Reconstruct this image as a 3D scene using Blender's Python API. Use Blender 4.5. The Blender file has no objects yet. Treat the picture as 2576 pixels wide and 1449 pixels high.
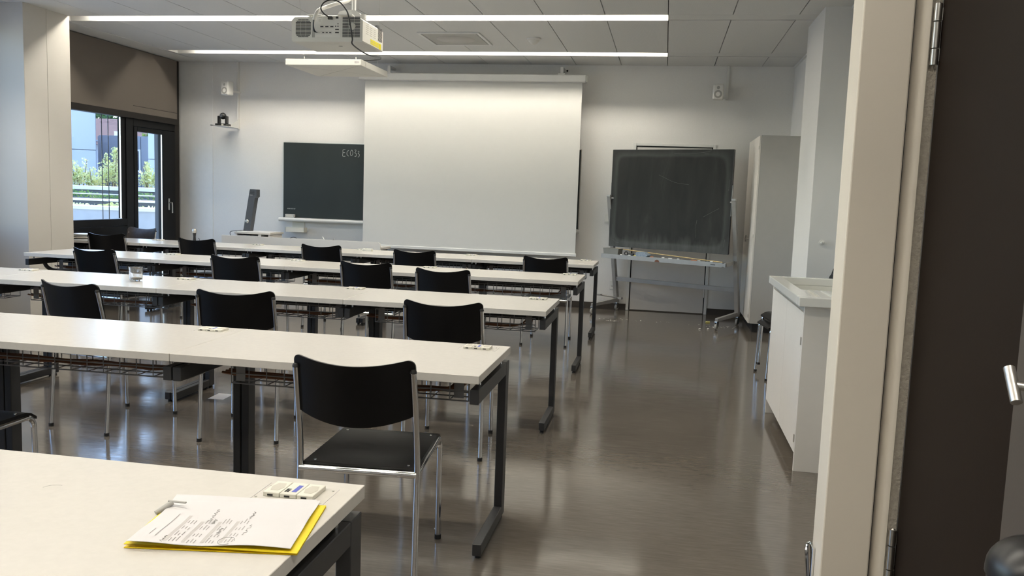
import bpy, bmesh, math, random
from mathutils import Vector, Matrix
random.seed(7)
PI = math.pi
SC = bpy.context.scene
COL = SC.collection
R = math.radians

# ------------------------------------------------------------------ camera
CAM_H = 1.3794
YAW, PITCH, ROLL = .1742, -.1090, .0355
f_ = Vector((-math.sin(YAW) * math.cos(PITCH), math.cos(YAW) * math.cos(PITCH), math.sin(PITCH)))
r_ = Vector((math.cos(YAW), math.sin(YAW), 0))
u_ = r_.cross(f_)
r2 = math.cos(ROLL) * r_ + math.sin(ROLL) * u_
u2 = -math.sin(ROLL) * r_ + math.cos(ROLL) * u_
cd = bpy.data.cameras.new('camera')
cam = bpy.data.objects.new('camera', cd)
COL.objects.link(cam)
cam.matrix_world = Matrix(((r2.x, u2.x, -f_.x, 0), (r2.y, u2.y, -f_.y, 0), (r2.z, u2.z, -f_.z, CAM_H), (0, 0, 0, 1)))
cd.sensor_fit = 'HORIZONTAL'
cd.sensor_width = 36
cd.lens = 36 * 2134.44 / 2576
cd.clip_start = .02
cd.clip_end = 300
SC.camera = cam

# ------------------------------------------------------------------ light and exposure
LAMP = 67.0            # emission of the ceiling lamp strips
SKY = .78
SUN = 5.0
EXPOSURE = 0.50
w = bpy.data.worlds.new('sky')
SC.world = w
w.use_nodes = True
nt = w.node_tree
nt.nodes.clear()
o = nt.nodes.new('ShaderNodeOutputWorld')
bg = nt.nodes.new('ShaderNodeBackground')
sk = nt.nodes.new('ShaderNodeTexSky')
sk.sky_type = 'NISHITA'
sk.sun_disc = False
sk.sun_elevation = R(50)
sk.sun_rotation = R(8)
sk.altitude = 400
bg.inputs[1].default_value = SKY
nt.links.new(sk.outputs[0], bg.inputs[0])
nt.links.new(bg.outputs[0], o.inputs[0])
sl = bpy.data.lights.new('sun', 'SUN')
sl.energy = SUN
sl.angle = R(.6)
sl.color = (1, .95, .86)
so = bpy.data.objects.new('sun', sl)
COL.objects.link(so)
so.rotation_euler = Vector((.10, -.72, -.68)).to_track_quat('-Z', 'Y').to_euler()
for (py, sy, pz, sz_) in ((9.2, 2.8, 1.1, 2.2), (3.6, 6.8, 1.85, 2.0)):   # sampling portals in the two glazed openings
    pl = bpy.data.lights.new('window_portal', 'AREA')
    pl.shape = 'RECTANGLE'
    pl.size = sz_
    pl.size_y = sy
    pl.cycles.is_portal = True
    po = bpy.data.objects.new('window_portal', pl)
    COL.objects.link(po)
    po.location = (-6.66, py, pz)
    po.rotation_euler = (0, -PI / 2, 0)
vs = SC.view_settings
vs.view_transform = 'Standard'
vs.look = 'None'
vs.gamma = 1
vs.exposure = EXPOSURE
vs.use_curve_mapping = False
cy = SC.cycles
cy.max_bounces = 8
cy.diffuse_bounces = 5
cy.glossy_bounces = 4
cy.transparent_max_bounces = 12
cy.caustics_reflective = False
cy.caustics_refractive = False
cy.sample_clamp_indirect = 6

# ------------------------------------------------------------------ materials
def srgb(r, g, b):
    def c(v):
        v /= 255
        return v / 12.92 if v <= .04045 else ((v + .055) / 1.055) ** 2.4
    return (c(r), c(g), c(b), 1)

M = {}
class NT:
    def __init__(s, name):
        m = bpy.data.materials.new(name)
        m.use_nodes = True
        s.m = m
        s.t = m.node_tree
        s.b = s.t.nodes['Principled BSDF']
    def n(s, t, **k):
        nd = s.t.nodes.new(t)
        for a, v in k.items():
            setattr(nd, a, v)
        return nd
    def l(s, a, b):
        s.t.links.new(a, b)
    def coord(s, scale=(1, 1, 1), kind='Object'):
        tc = s.n('ShaderNodeTexCoord')
        mp = s.n('ShaderNodeMapping')
        mp.inputs['Scale'].default_value = scale
        s.l(tc.outputs[kind], mp.inputs[0])
        return mp.outputs[0]
    def noise(s, co, scale, detail=3, rough=.5, dist=0):
        nd = s.n('ShaderNodeTexNoise')
        nd.inputs['Scale'].default_value = scale
        nd.inputs['Detail'].default_value = detail
        nd.inputs['Roughness'].default_value = rough
        nd.inputs['Distortion'].default_value = dist
        s.l(co, nd.inputs['Vector'])
        return nd.outputs[0]
    def ramp(s, v, stops):
        nd = s.n('ShaderNodeValToRGB')
        e = nd.color_ramp.elements
        while len(e) < len(stops):
            e.new(.5)
        for el, (p, c) in zip(e, stops):
            el.position = p
            el.color = c if len(c) == 4 else (*c, 1)
        s.l(v, nd.inputs[0])
        return nd.outputs[0]
    def bump(s, v, strength, dist=.001):
        nd = s.n('ShaderNodeBump')
        nd.inputs['Strength'].default_value = strength
        nd.inputs['Distance'].default_value = dist
        s.l(v, nd.inputs['Height'])
        s.l(nd.outputs[0], s.b.inputs['Normal'])
        return nd

def mat(name, col, rough=.5, metal=0, spec=.5, var=.04, nscale=14, bump=0, bscale=120, bdist=.0006, coat=0, stretch=(1, 1, 1)):
    q = NT(name)
    c = col if len(col) == 4 else (*col, 1)
    co = q.coord(stretch)
    if var:
        v = q.noise(co, nscale, 4)
        lo = tuple(x * (1 - var) for x in c[:3])
        hi = tuple(min(1, x * (1 + var)) for x in c[:3])
        q.l(q.ramp(v, [(.3, lo), (.7, hi)]), q.b.inputs['Base Color'])
    else:
        q.b.inputs['Base Color'].default_value = c
    q.b.inputs['Roughness'].default_value = rough
    q.b.inputs['Metallic'].default_value = metal
    q.b.inputs['Specular IOR Level'].default_value = spec
    if coat:
        q.b.inputs['Coat Weight'].default_value = coat
        q.b.inputs['Coat Roughness'].default_value = .1
    if bump:
        q.bump(q.noise(co, bscale, 3), bump, bdist)
    M[name] = q.m
    return q.m

mat('wall_white', (.80, .80, .79), .75, spec=.25, var=.015, bump=.25, bscale=260)
mat('wall_smooth_shaded', (.53, .51, .475), .6, spec=.3, var=.012, nscale=3)  # wall white darkened in colour, standing in for weaker lamp light on the column
mat('wall_smooth', (.74, .735, .715), .6, spec=.3, var=.012, nscale=3)
mat('jamb_paint', (.74, .675, .575), .42, var=.01, nscale=5)
mat('laminate', (.595, .57, .525), .23, var=.02, nscale=60)
mat('laminate_edge', (.72, .70, .66), .45, var=.02)
mat('black_steel', (.013, .013, .014), .42, var=.1)
mat('grey_steel', (.022, .022, .023), .42, var=.06)
mat('wire_steel', (.24, .24, .245), .45, metal=.1, var=.05)
mat('zinc_steel', (.33, .325, .315), .42, metal=.25, var=.06)
mat('chrome', (.78, .78, .78), .09, metal=1, var=0)
mat('satin_steel', (.62, .60, .56), .32, metal=1, var=.03)
mat('black_ply', (.003, .003, .0034), .36, spec=.27, var=.25, nscale=40, stretch=(1, 6, 6))
mat('brown_ply', (.06, .047, .036), .35, var=.2, nscale=40)
mat('rubber', (.012, .012, .012), .7, var=0)
mat('black_plastic', (.012, .012, .013), .35, var=0)
mat('window_black', (.006, .0065, .0075), .5, spec=.18, var=.05)
mat('frame_brown', (.021, .018, .016), .5, spec=.2, var=.05)
mat('blind', (.155, .135, .118), .85, spec=.1, var=.02, nscale=200)
mat('white_metal', (.74, .74, .72), .4, var=.01)
mat('lamp_housing', (.42, .42, .41), .6, var=.01)
mat('white_plastic', (.75, .74, .70), .42, var=.01)
mat('cream_plastic', (.66, .64, .56), .45, var=.01)
mat('projector_white', (.70, .69, .64), .5, var=.01)
mat('grey_plastic', (.36, .355, .33), .5, var=.02)
mat('dark_grey_plastic', (.075, .08, .09), .42, var=.03)
mat('ceramic', (.74, .74, .70), .12, var=.005)
mat('cabinet_white', (.74, .705, .65), .42, var=.01)
mat('cabinet_grey', (.43, .42, .395), .55, var=.015)
mat('door_grey', (.66, .635, .61), .5, var=.015)
mat('baseboard', (.045, .038, .031), .4, var=.08)
mat('dark_door', (.0145, .0092, .0063), .55, spec=.1, var=.06, nscale=300)
mat('door_stile', (.075, .062, .052), .5, var=.04, nscale=200)
mat('screen_cloth', (.68, .675, .65), .9, spec=.1, var=.006)
mat('paper', (.62, .605, .61), .8, spec=.2, var=.01)
mat('yellow_card', (.80, .62, .02), .55, var=.03)
mat('ink_grey', (.30, .29, .28), .9, var=0)
mat('bar_grey', (.48, .46, .45), .9, var=0)
mat('blue_label', (.08, .10, .42), .6, var=0)
mat('yellow_label', (.75, .66, .02), .6, var=0)
mat('print_grey', (.45, .44, .40), .8, var=0)
mat('cable_brown', (.17, .062, .022), .5, var=.1)
mat('cable_grey', (.20, .20, .19), .5, var=.05)
mat('chalk_white', (.85, .84, .80), .95, var=.05)
mat('chalk_yellow', (.80, .70, .22), .95, var=.05)
mat('chalk_orange', (.60, .22, .09), .95, var=.05)
mat('chalk_faint', (.17, .175, .17), .95, var=.3, nscale=200)
mat('box_grey', (.19, .188, .17), .5, var=.03)
mat('reveal_blue', (.045, .055, .075), .5, var=.05)
mat('hex_cream', (.50, .475, .41), .6, var=0)
mat('grout', (.36, .325, .27), .8, var=.12, nscale=90, bump=1, bscale=130, bdist=.003)
mat('chalk_line', (.50, .51, .50), .95, var=.2, nscale=300)
mat('bamboo', (.55, .42, .20), .5, var=.15, nscale=50)
mat('sponge', (.25, .31, .38), .95, var=.25, nscale=90, bump=.6, bscale=200)
mat('dregs', (.62, .45, .17), .3, var=.2)
mat('red_brown', (.20, .10, .10), .9, var=.1)
mat('rubber_grip', (.02, .02, .02), .55, var=0)
mat('facade', (.47, .50, .55), .6, var=.03, nscale=.6)
mat('facade_dark', (.27, .30, .36), .6, var=.05, nscale=.8)
mat('concrete', (.46, .465, .47), .85, var=.08, nscale=5)
mat('cap_white', (.80, .80, .80), .7, var=.03)
mat('dark_planter', (.10, .11, .12), .8, var=.1)
mat('roof_tile', (.13, .065, .06), .85, var=.15, nscale=6)
mat('far_glass', (.05, .06, .08), .08, var=0)
mat('soil', (.12, .09, .06), .95, var=.3)
mat('bark', (.15, .11, .07), .95, var=.2)
mat('gravel', (.52, .50, .45), .95, var=.4, nscale=30, bump=1, bscale=60, bdist=.02)
def leafmat(name, a, b, trans=.3):
    q = NT(name)
    co = q.coord()
    c = q.ramp(q.noise(co, 5, 3), [(.35, a), (.65, b)])
    q.l(c, q.b.inputs['Base Color'])
    q.b.inputs['Roughness'].default_value = .6
    tr = q.n('ShaderNodeBsdfTranslucent')
    q.l(c, tr.inputs[0])
    mx = q.n('ShaderNodeMixShader')
    mx.inputs[0].default_value = trans
    q.l(q.b.outputs[0], mx.inputs[1])
    q.l(tr.outputs[0], mx.inputs[2])
    q.l(mx.outputs[0], q.t.nodes['Material Output'].inputs[0])
    M[name] = q.m
leafmat('leaf_light', (.48, .52, .20), (.70, .73, .42), .4)
leafmat('leaf_mid', (.10, .22, .05), (.25, .36, .10), .35)
leafmat('leaf_dark', (.035, .09, .03), (.10, .19, .06), .3)

# floor: brown grey linoleum, polished, streaky and scuffed
q = NT('linoleum')
co = q.coord()
st = q.coord((.9, 9, 1))
streak = q.ramp(q.noise(st, 9, 6, .65), [(.30, (.104, .089, .072)), (.55, (.128, .111, .092)), (.78, (.155, .136, .114))])
big = q.ramp(q.noise(co, .9, 3), [(.3, (.88, .88, .88)), (.7, (1.08, 1.08, 1.08))])
mx = q.n('ShaderNodeMix', data_type='RGBA', blend_type='MULTIPLY')
mx.inputs[0].default_value = 1
q.l(streak, mx.inputs[6]); q.l(big, mx.inputs[7])
scr = q.ramp(q.noise(q.coord((1.2, 26, 1)), 4.5, 8, .75, .6), [(.66, (0, 0, 0)), (.76, (1, 1, 1))])
mx2 = q.n('ShaderNodeMix', data_type='RGBA')
sm = q.n('ShaderNodeMath', operation='MULTIPLY')
q.l(scr, sm.inputs[0])
sm.inputs[1].default_value = .13
q.l(sm.outputs[0], mx2.inputs[0]); q.l(mx.outputs[2], mx2.inputs[6])
mx2.inputs[7].default_value = (.19, .17, .145, 1)
q.l(mx2.outputs[2], q.b.inputs['Base Color'])
q.l(q.ramp(q.noise(q.coord((1, 5, 1)), 6, 5, .6), [(.3, (.09,) * 3), (.7, (.15,) * 3)]), q.b.inputs['Roughness'])
q.b.inputs['Specular IOR Level'].default_value = .8
q.bump(q.noise(q.coord((1, 1.6, 1)), 8, 2, .4), .09, .004)
M['linoleum'] = q.m

# perforated metal ceiling panel
q = NT('perforated')
co = q.coord()
wv = q.n('ShaderNodeTexWave', wave_type='BANDS', bands_direction='X')
wv.inputs['Scale'].default_value = 55
wv.inputs['Detail'].default_value = 0
q.l(co, wv.inputs['Vector'])
wv2 = q.n('ShaderNodeTexWave', wave_type='BANDS', bands_direction='Y')
wv2.inputs['Scale'].default_value = 55
wv2.inputs['Detail'].default_value = 0
q.l(co, wv2.inputs['Vector'])
mm = q.n('ShaderNodeMath', operation='MULTIPLY')
q.l(wv.outputs[1], mm.inputs[0]); q.l(wv2.outputs[1], mm.inputs[1])
q.l(q.ramp(mm.outputs[0], [(.55, (.70, .70, .685)), (.8, (.40, .40, .39))]), q.b.inputs['Base Color'])
q.b.inputs['Roughness'].default_value = .5
M['perforated'] = q.m

# fabric-like wallpaper of the front wall: fine grid
q = NT('wallpaper')
co = q.coord()
wv = q.n('ShaderNodeTexWave', wave_type='BANDS', bands_direction='X')
wv.inputs['Scale'].default_value = 40
q.l(co, wv.inputs['Vector'])
wv2 = q.n('ShaderNodeTexWave', wave_type='BANDS', bands_direction='Z')
wv2.inputs['Scale'].default_value = 40
q.l(co, wv2.inputs['Vector'])
mm = q.n('ShaderNodeMath', operation='ADD')
q.l(wv.outputs[1], mm.inputs[0]); q.l(wv2.outputs[1], mm.inputs[1])
q.l(q.ramp(q.noise(co, 160, 2), [(.3, (.765, .755, .735)), (.7, (.795, .785, .765))]), q.b.inputs['Base Color'])
q.b.inputs['Roughness'].default_value = .8
q.b.inputs['Specular IOR Level'].default_value = .2
q.bump(mm.outputs[0], .12, .0006)
M['wallpaper'] = q.m

# green-black wall board and the smeared mobile board
q = NT('board_clean')
co = q.coord()
q.l(q.ramp(q.noise(co, 2.5, 4), [(.3, (.020, .026, .026)), (.7, (.025, .032, .032))]), q.b.inputs['Base Color'])
q.b.inputs['Roughness'].default_value = .45
q.b.inputs['Specular IOR Level'].default_value = .3
M['board_clean'] = q.m
q = NT('board_smeared')
co = q.coord()
base = q.ramp(q.noise(q.coord((3, 1, .7)), 2.2, 6, .6, .8), [(.35, (.022, .0235, .0225)), (.62, (.030, .0315, .030)), (.85, (.055, .057, .054))])
sx = q.n('ShaderNodeSeparateXYZ')
q.l(co, sx.inputs[0])
wig = q.n('ShaderNodeMath', operation='MULTIPLY_ADD')     # chalk left along the lower edge where the sponge turned
q.l(q.noise(q.coord((7, 1, 1.4)), 1.5, 5, .6), wig.inputs[0])
wig.inputs[1].default_value = .42
q.l(sx.outputs[2], wig.inputs[2])
low = q.ramp(wig.outputs[0], [(.16, (1, 1, 1)), (.36, (0, 0, 0))])
def edge_dist(i, lo, hi):
    a_ = q.n('ShaderNodeMath', operation='SUBTRACT'); q.l(sx.outputs[i], a_.inputs[0]); a_.inputs[1].default_value = (lo + hi) / 2
    b_ = q.n('ShaderNodeMath', operation='ABSOLUTE'); q.l(a_.outputs[0], b_.inputs[0])
    c_ = q.n('ShaderNodeMath', operation='SUBTRACT'); c_.inputs[0].default_value = (hi - lo) / 2; q.l(b_.outputs[0], c_.inputs[1])
    return c_.outputs[0]
mn = q.n('ShaderNodeMath', operation='SMOOTH_MIN'); mn.inputs[2].default_value = .18
q.l(edge_dist(0, 0, 1.512), mn.inputs[0]); q.l(edge_dist(2, 0, 1.146), mn.inputs[1])
ad = q.n('ShaderNodeMath', operation='MULTIPLY_ADD'); q.l(q.noise(co, 3, 4), ad.inputs[0]); ad.inputs[1].default_value = .05; q.l(mn.outputs[0], ad.inputs[2])
rim_ = q.ramp(ad.outputs[0], [(.035, (.25, .25, .25)), (.085, (1, 1, 1)), (.115, (0, 0, 0))])
def mixc(fac_out, amount, c1, c2):
    ml = q.n('ShaderNodeMath', operation='MULTIPLY'); q.l(fac_out, ml.inputs[0]); ml.inputs[1].default_value = amount
    mx = q.n('ShaderNodeMix', data_type='RGBA'); q.l(ml.outputs[0], mx.inputs[0]); q.l(c1, mx.inputs[6]); mx.inputs[7].default_value = c2
    return mx.outputs[2]
c1 = mixc(rim_, .30, base, (.13, .14, .135, 1))
q.l(mixc(low, .45, c1, (.15, .16, .155, 1)), q.b.inputs['Base Color'])
q.b.inputs['Roughness'].default_value = .6
q.b.inputs['Specular IOR Level'].default_value = .2
M['board_smeared'] = q.m

# thin window glass
q = NT('window_glass')
tr = q.n('ShaderNodeBsdfTransparent')
tr.inputs[0].default_value = (.93, .97, 1, 1)
gl = q.n('ShaderNodeBsdfGlossy')
gl.inputs['Roughness'].default_value = .01
lw = q.n('ShaderNodeLayerWeight')
lw.inputs[0].default_value = .5
pw = q.n('ShaderNodeMath', operation='POWER')
q.l(lw.outputs[1], pw.inputs[0])
pw.inputs[1].default_value = 4
fr = q.n('ShaderNodeMath', operation='MULTIPLY_ADD')
q.l(pw.outputs[0], fr.inputs[0])
fr.inputs[1].default_value = .5
fr.inputs[2].default_value = .03
mx = q.n('ShaderNodeMixShader')
q.l(fr.outputs[0], mx.inputs[0]); q.l(tr.outputs[0], mx.inputs[1]); q.l(gl.outputs[0], mx.inputs[2])
q.l(mx.outputs[0], q.t.nodes['Material Output'].inputs[0])
M['window_glass'] = q.m
q = NT('tumbler_glass')
q.b.inputs['Base Color'].default_value = (1, 1, 1, 1)
q.b.inputs['Roughness'].default_value = .02
q.b.inputs['Transmission Weight'].default_value = .9
q.b.inputs['IOR'].default_value = 1.45
M['tumbler_glass'] = q.m
q = NT('lamp_emitter')
q.b.inputs['Base Color'].default_value = (.9, .9, .9, 1)
q.b.inputs['Emission Color'].default_value = (1, .93, .80, 1)
q.b.inputs['Emission Strength'].default_value = LAMP
M['lamp_emitter'] = q.m
M['lamp_emitter_dim'] = q.m.copy()          # the line by the front wall emits less than the others
M['lamp_emitter_dim'].node_tree.nodes['Principled BSDF'].inputs['Emission Strength'].default_value = LAMP * .78

q = NT('jamb_fill_lamp')  # emitter of the added lamp that brightens the jamb
q.b.inputs['Base Color'].default_value = (.9, .9, .9, 1)
q.b.inputs['Emission Color'].default_value = (1, .94, .84, 1)
q.b.inputs['Emission Strength'].default_value = 62
M['jamb_fill_lamp'] = q.m

# ------------------------------------------------------------------ mesh helpers
class MB:
    def __init__(s):
        s.bm = bmesh.new()
    def box(s, x0, x1, y0, y1, z0, z1, bev=0, seg=2, mi=0):
        b = bmesh.new()
        bmesh.ops.create_cube(b, size=1)
        for v in b.verts:
            v.co = Vector((x0 + (v.co.x + .5) * (x1 - x0), y0 + (v.co.y + .5) * (y1 - y0), z0 + (v.co.z + .5) * (z1 - z0)))
        if bev:
            bmesh.ops.bevel(b, geom=list(b.edges), offset=bev, segments=seg, affect='EDGES', profile=.5)
        s.merge(b, mi)
        return s
    def merge(s, b, mi=0, mx=None, smooth=False):
        if mx is not None:
            b.transform(mx)
        m = {}
        for v in b.verts:
            m[v] = s.bm.verts.new(v.co)
        for fc in b.faces:
            try:
                nf = s.bm.faces.new([m[v] for v in fc.verts])
                nf.material_index = mi
                nf.smooth = fc.smooth or smooth
            except ValueError:
                pass
        b.free()
    def tube(s, pts, r, seg=10, mi=0, caps=True, closed=False):
        pts = [Vector(p) for p in pts]
        n = len(pts)
        rs = r if isinstance(r, (list, tuple)) else [r] * n
        rings = []
        prev = None
        for i, p in enumerate(pts):
            if closed:
                t = (pts[(i + 1) % n] - pts[i - 1]).normalized()
            else:
                t = (pts[min(i + 1, n - 1)] - pts[max(i - 1, 0)]).normalized()
            if prev is None:
                a = Vector((0, 0, 1)) if abs(t.z) < .9 else Vector((1, 0, 0))
                x = t.cross(a).normalized()
            else:
                x = (prev - t * prev.dot(t))
                x = x.normalized() if x.length > 1e-6 else t.orthogonal().normalized()
            prev = x
            y = t.cross(x)
            rings.append([s.bm.verts.new(p + rs[i] * (math.cos(2 * PI * k / seg) * x + math.sin(2 * PI * k / seg) * y)) for k in range(seg)])
        for i in range(n if closed else n - 1):
            A, B = rings[i], rings[(i + 1) % n]
            for k in range(seg):
                fc = s.bm.faces.new([A[k], A[(k + 1) % seg], B[(k + 1) % seg], B[k]])
                fc.smooth = True
                fc.material_index = mi
        if caps and not closed:
            for ring in (rings[0][::-1], rings[-1]):
                fc = s.bm.faces.new(ring)
                fc.material_index = mi
        return s
    def lathe(s, prof, seg=20, at=(0, 0, 0), axis='z', mi=0):
        rings = []
        for (r, h) in prof:
            ring = []
            for k in range(seg):
                a = 2 * PI * k / seg
                c = (r * math.cos(a), r * math.sin(a), h)
                if axis == 'y':
                    c = (c[0], h, c[1])
                elif axis == 'x':
                    c = (h, c[0], c[1])
                ring.append(s.bm.verts.new(Vector(c) + Vector(at)))
            rings.append(ring)
        for i in range(len(rings) - 1):
            for k in range(seg):
                fc = s.bm.faces.new([rings[i][k], rings[i][(k + 1) % seg], rings[i + 1][(k + 1) % seg], rings[i + 1][k]])
                fc.smooth = True
                fc.material_index = mi
        for ring, pr in ((rings[0][::-1], prof[0]), (rings[-1], prof[-1])):
            if pr[0] > 1e-5:
                fc = s.bm.faces.new(ring)
                fc.material_index = mi
        return s
    def prism(s, pts, lo, hi, axis='y', mi=0):
        # outline pts (a,b) extruded along axis; y: (x,z), x: (y,z), z: (x,y)
        def P(a, b, h):
            return {'y': (a, h, b), 'x': (h, a, b), 'z': (a, b, h)}[axis]
        A = [s.bm.verts.new(P(a, b, lo)) for a, b in pts]
        B = [s.bm.verts.new(P(a, b, hi)) for a, b in pts]
        n = len(pts)
        fs = [s.bm.faces.new(A), s.bm.faces.new(B[::-1])]
        for k in range(n):
            fs.append(s.bm.faces.new([A[k], B[k], B[(k + 1) % n], A[(k + 1) % n]]))
        for fc in fs:
            fc.material_index = mi
        return s
    def quad(s, a, b, c, d, mi=0):
        fc = s.bm.faces.new([s.bm.verts.new(v) for v in (a, b, c, d)])
        fc.material_index = mi
        return s
    def grid(s, fn, nu, nv, thick=0, mi=0, smooth=True):
        V = [[s.bm.verts.new(fn(i / nu, j / nv)) for j in range(nv + 1)] for i in range(nu + 1)]
        fs = []
        for i in range(nu):
            for j in range(nv):
                fc = s.bm.faces.new([V[i][j], V[i + 1][j], V[i + 1][j + 1], V[i][j + 1]])
                fc.smooth = smooth
                fc.material_index = mi
                fs.append(fc)
        return s
    def mesh(s, name, mats):
        bmesh.ops.recalc_face_normals(s.bm, faces=list(s.bm.faces))
        for e in s.bm.edges:
            if len(e.link_faces) == 2 and e.calc_face_angle(0) > .7:
                e.smooth = False
        me = bpy.data.meshes.new(name)
        s.bm.to_mesh(me)
        s.bm.free()
        for m in (mats if isinstance(mats, (list, tuple)) else [mats]):
            me.materials.append(M[m])
        return me

def link(name, me, parent=None, loc=(0, 0, 0), rot=(0, 0, 0)):
    ob = bpy.data.objects.new(name, me)
    COL.objects.link(ob)
    ob.parent = parent
    ob.location = loc
    ob.rotation_euler = rot
    return ob

def obj(name, mb, mats, parent=None, loc=(0, 0, 0), rot=(0, 0, 0)):
    return link(name, mb.mesh(name, mats), parent, loc, rot)

def tag(ob, label, cat, group=None, kind=None):
    ob['label'] = label
    ob['category'] = cat
    if group:
        ob['group'] = group
    if kind:
        ob['kind'] = kind
    return ob

def thing(name, label, cat, loc=(0, 0, 0), rz=0, group=None):
    ob = bpy.data.objects.new(name, None)
    COL.objects.link(ob)
    ob.empty_display_size = .05
    ob.location = loc
    ob.rotation_euler = (0, 0, rz)
    return tag(ob, label, cat, group)

def struct(name, mb=None, mats=None, label=None, cat=None, loc=(0, 0, 0)):
    if mb is None:
        ob = bpy.data.objects.new(name, None)
        COL.objects.link(ob)
        ob.location = loc
    else:
        ob = obj(name, mb, mats, None, loc)
    ob['kind'] = 'structure'
    if label:
        ob['label'] = label
    if cat:
        ob['category'] = cat
    return ob

KIDS = {}
def dup(root, loc, rz=None, label=None):
    def cp(ob, par):
        c = ob.copy()
        COL.objects.link(c)
        c.parent = par
        for ch in ob.children:
            cp(ch, c)
        return c
    c = cp(root, None)
    c.location = loc
    if rz is not None:
        c.rotation_euler = (0, 0, rz)
    if label:
        c['label'] = label
    return c

def bx(*a, **k):
    return MB().box(*a, **k)

def arc(c, r, a0, a1, n, plane='yz'):
    out = []
    for i in range(n + 1):
        a = a0 + (a1 - a0) * i / n
        if plane == 'yz':
            out.append((c[0], c[1] + r * math.cos(a), c[2] + r * math.sin(a)))
        elif plane == 'xz':
            out.append((c[0] + r * math.cos(a), c[1], c[2] + r * math.sin(a)))
        else:
            out.append((c[0] + r * math.cos(a), c[1] + r * math.sin(a), c[2]))
    return out

def spline(pts, n=6):
    P = [Vector(p) for p in pts]
    P = [2 * P[0] - P[1]] + P + [2 * P[-1] - P[-2]]
    out = []
    for i in range(1, len(P) - 2):
        for k in range(n):
            t = k / n
            a, b, c, d = P[i - 1], P[i], P[i + 1], P[i + 2]
            out.append(.5 * ((2 * b) + (c - a) * t + (2 * a - 5 * b + 4 * c - d) * t * t + (3 * b - a - 3 * c + d) * t ** 3))
    out.append(P[-2])
    return out

# ------------------------------------------------------------------ the room shell
H = 2.9963          # ceiling
D = 10.6345         # front wall
WX = -6.49          # window wall
RX = 1.42           # right wall

struct('floor', bx(-7.1, 1.75, -2.2, D + .3, -.15, 0), 'linoleum', 'polished brown grey linoleum floor with scuffs')
fw = MB()
DX0, DX1, DZ = -.385, .535, 2.035       # opening of the door in the front wall
fw.box(-6.74, DX0 - .035, D, D + .3, 0, 3.2)
fw.box(DX1 + .035, 1.75, D, D + .3, 0, 3.2)
fw.box(DX0 - .035, DX1 + .035, D, D + .3, DZ + .035, 3.2)
struct('wall_front', fw, 'wallpaper', 'white textured front wall')
struct('wall_front_corner', bx(-6.49, -6.015, D - .008, D, 0, H + .01), 'wall_white', 'smooth white wall strip between window and front wall')
struct('wall_right', bx(RX, 1.75, 7.46, D, 0, 3.2), 'wall_white', 'white right wall in the front corner')
pil = struct('wall_pillar', bx(1.2, 1.75, 7.45, 8.3, 0, 3.2, bev=.003), 'wall_smooth', 'white boxed pillar standing out of the right wall')
struct('wall_side', bx(1.56, 1.75, 2.43, 7.45, 0, 3.2), 'wall_smooth', 'white right wall behind the sink')
struct('wall_niche', bx(1.30, 1.75, -2.2, 2.30, 0, 3.2), 'wall_smooth', 'white wall of the entrance niche')
struct('wall_back', bx(-7.1, 1.75, -2.4, -2.2, 0, 3.2), 'wall_smooth', 'white back wall')
# column between the window bays, with a joint in its right face
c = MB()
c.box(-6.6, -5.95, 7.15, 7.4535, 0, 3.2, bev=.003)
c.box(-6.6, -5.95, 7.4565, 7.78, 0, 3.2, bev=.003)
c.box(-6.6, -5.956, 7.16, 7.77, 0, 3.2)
struct('wall_column', c, 'wall_smooth_shaded', 'broad white column left of the window')
# window wall shell above and beside the glazing
c = MB()
c.box(-6.75, WX - .02, -2.2, 7.15, 2.90, 3.2)
c.box(-6.75, WX - .02, 7.78, D, 2.30, 3.2)
c.box(-6.75, WX - .02, -2.2, .30, 0, 2.9)
c.box(-6.75, WX - .02, 6.95, 7.15, 0, 2.9)
struct('wall_left', c, 'window_black', 'black window wall above the glazing')

# skirting
b = MB()
b.box(-7.0, DX0 - .036, D - .014, D, 0, .078)
b.box(DX1 + .036, RX, D - .014, D, 0, .078)
struct('baseboard_front', b, 'baseboard', 'dark brown skirting board under the front wall')
struct('baseboard_right', bx(RX - .014, RX, 8.3, D - .014, 0, .078), 'baseboard', 'dark brown skirting board under the right wall')

# ceiling: slab, panels one by one, light slots
ce = struct('ceiling', bx(-7.1, 1.75, -2.4, D + .3, H + .16, H + .3), 'black_steel', 'white metal panel ceiling with recessed lamp slots')
JX = [-1.718 + .5518 * k for k in range(-8, 6)] + [RX - .002]
SLOTS = [9.835, 7.88, 5.915, 3.95, 1.985, .02, -1.945]
SW = .12
LX0, LX1 = JX[0] + .03, JX[11]
panel_cache = {}
def panel(x0, x1, y0, y1):
    key = (round(x1 - x0, 3), round(y1 - y0, 3))
    if key not in panel_cache:
        m = MB().box(-(x1 - x0) / 2, (x1 - x0) / 2, -(y1 - y0) / 2, (y1 - y0) / 2, 0, .022, bev=.0015, seg=1)
        panel_cache[key] = m.mesh('ceiling_panel', 'perforated')
    link('ceiling_panel', panel_cache[key], ce, ((x0 + x1) / 2, (y0 + y1) / 2, H))
edges = [D] + SLOTS + [-2.2]
for i in range(len(edges) - 1):
    hi = edges[i] - (SW + .002 if i else .003)
    lo = edges[i + 1] + (SW + .002 if i < len(SLOTS) else 0)
    for k in range(len(JX) - 1):
        g = .0035
        panel(JX[k] + g, JX[k + 1] - g, lo, hi)
# closed strips where the slots carry no lamp
for yc in SLOTS:
    obj('slot_cover', bx(LX1 + .006, RX - .01, yc - SW + .002, yc + SW - .028, H, H + .02, bev=.0015, seg=1), 'perforated', ce)
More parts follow.
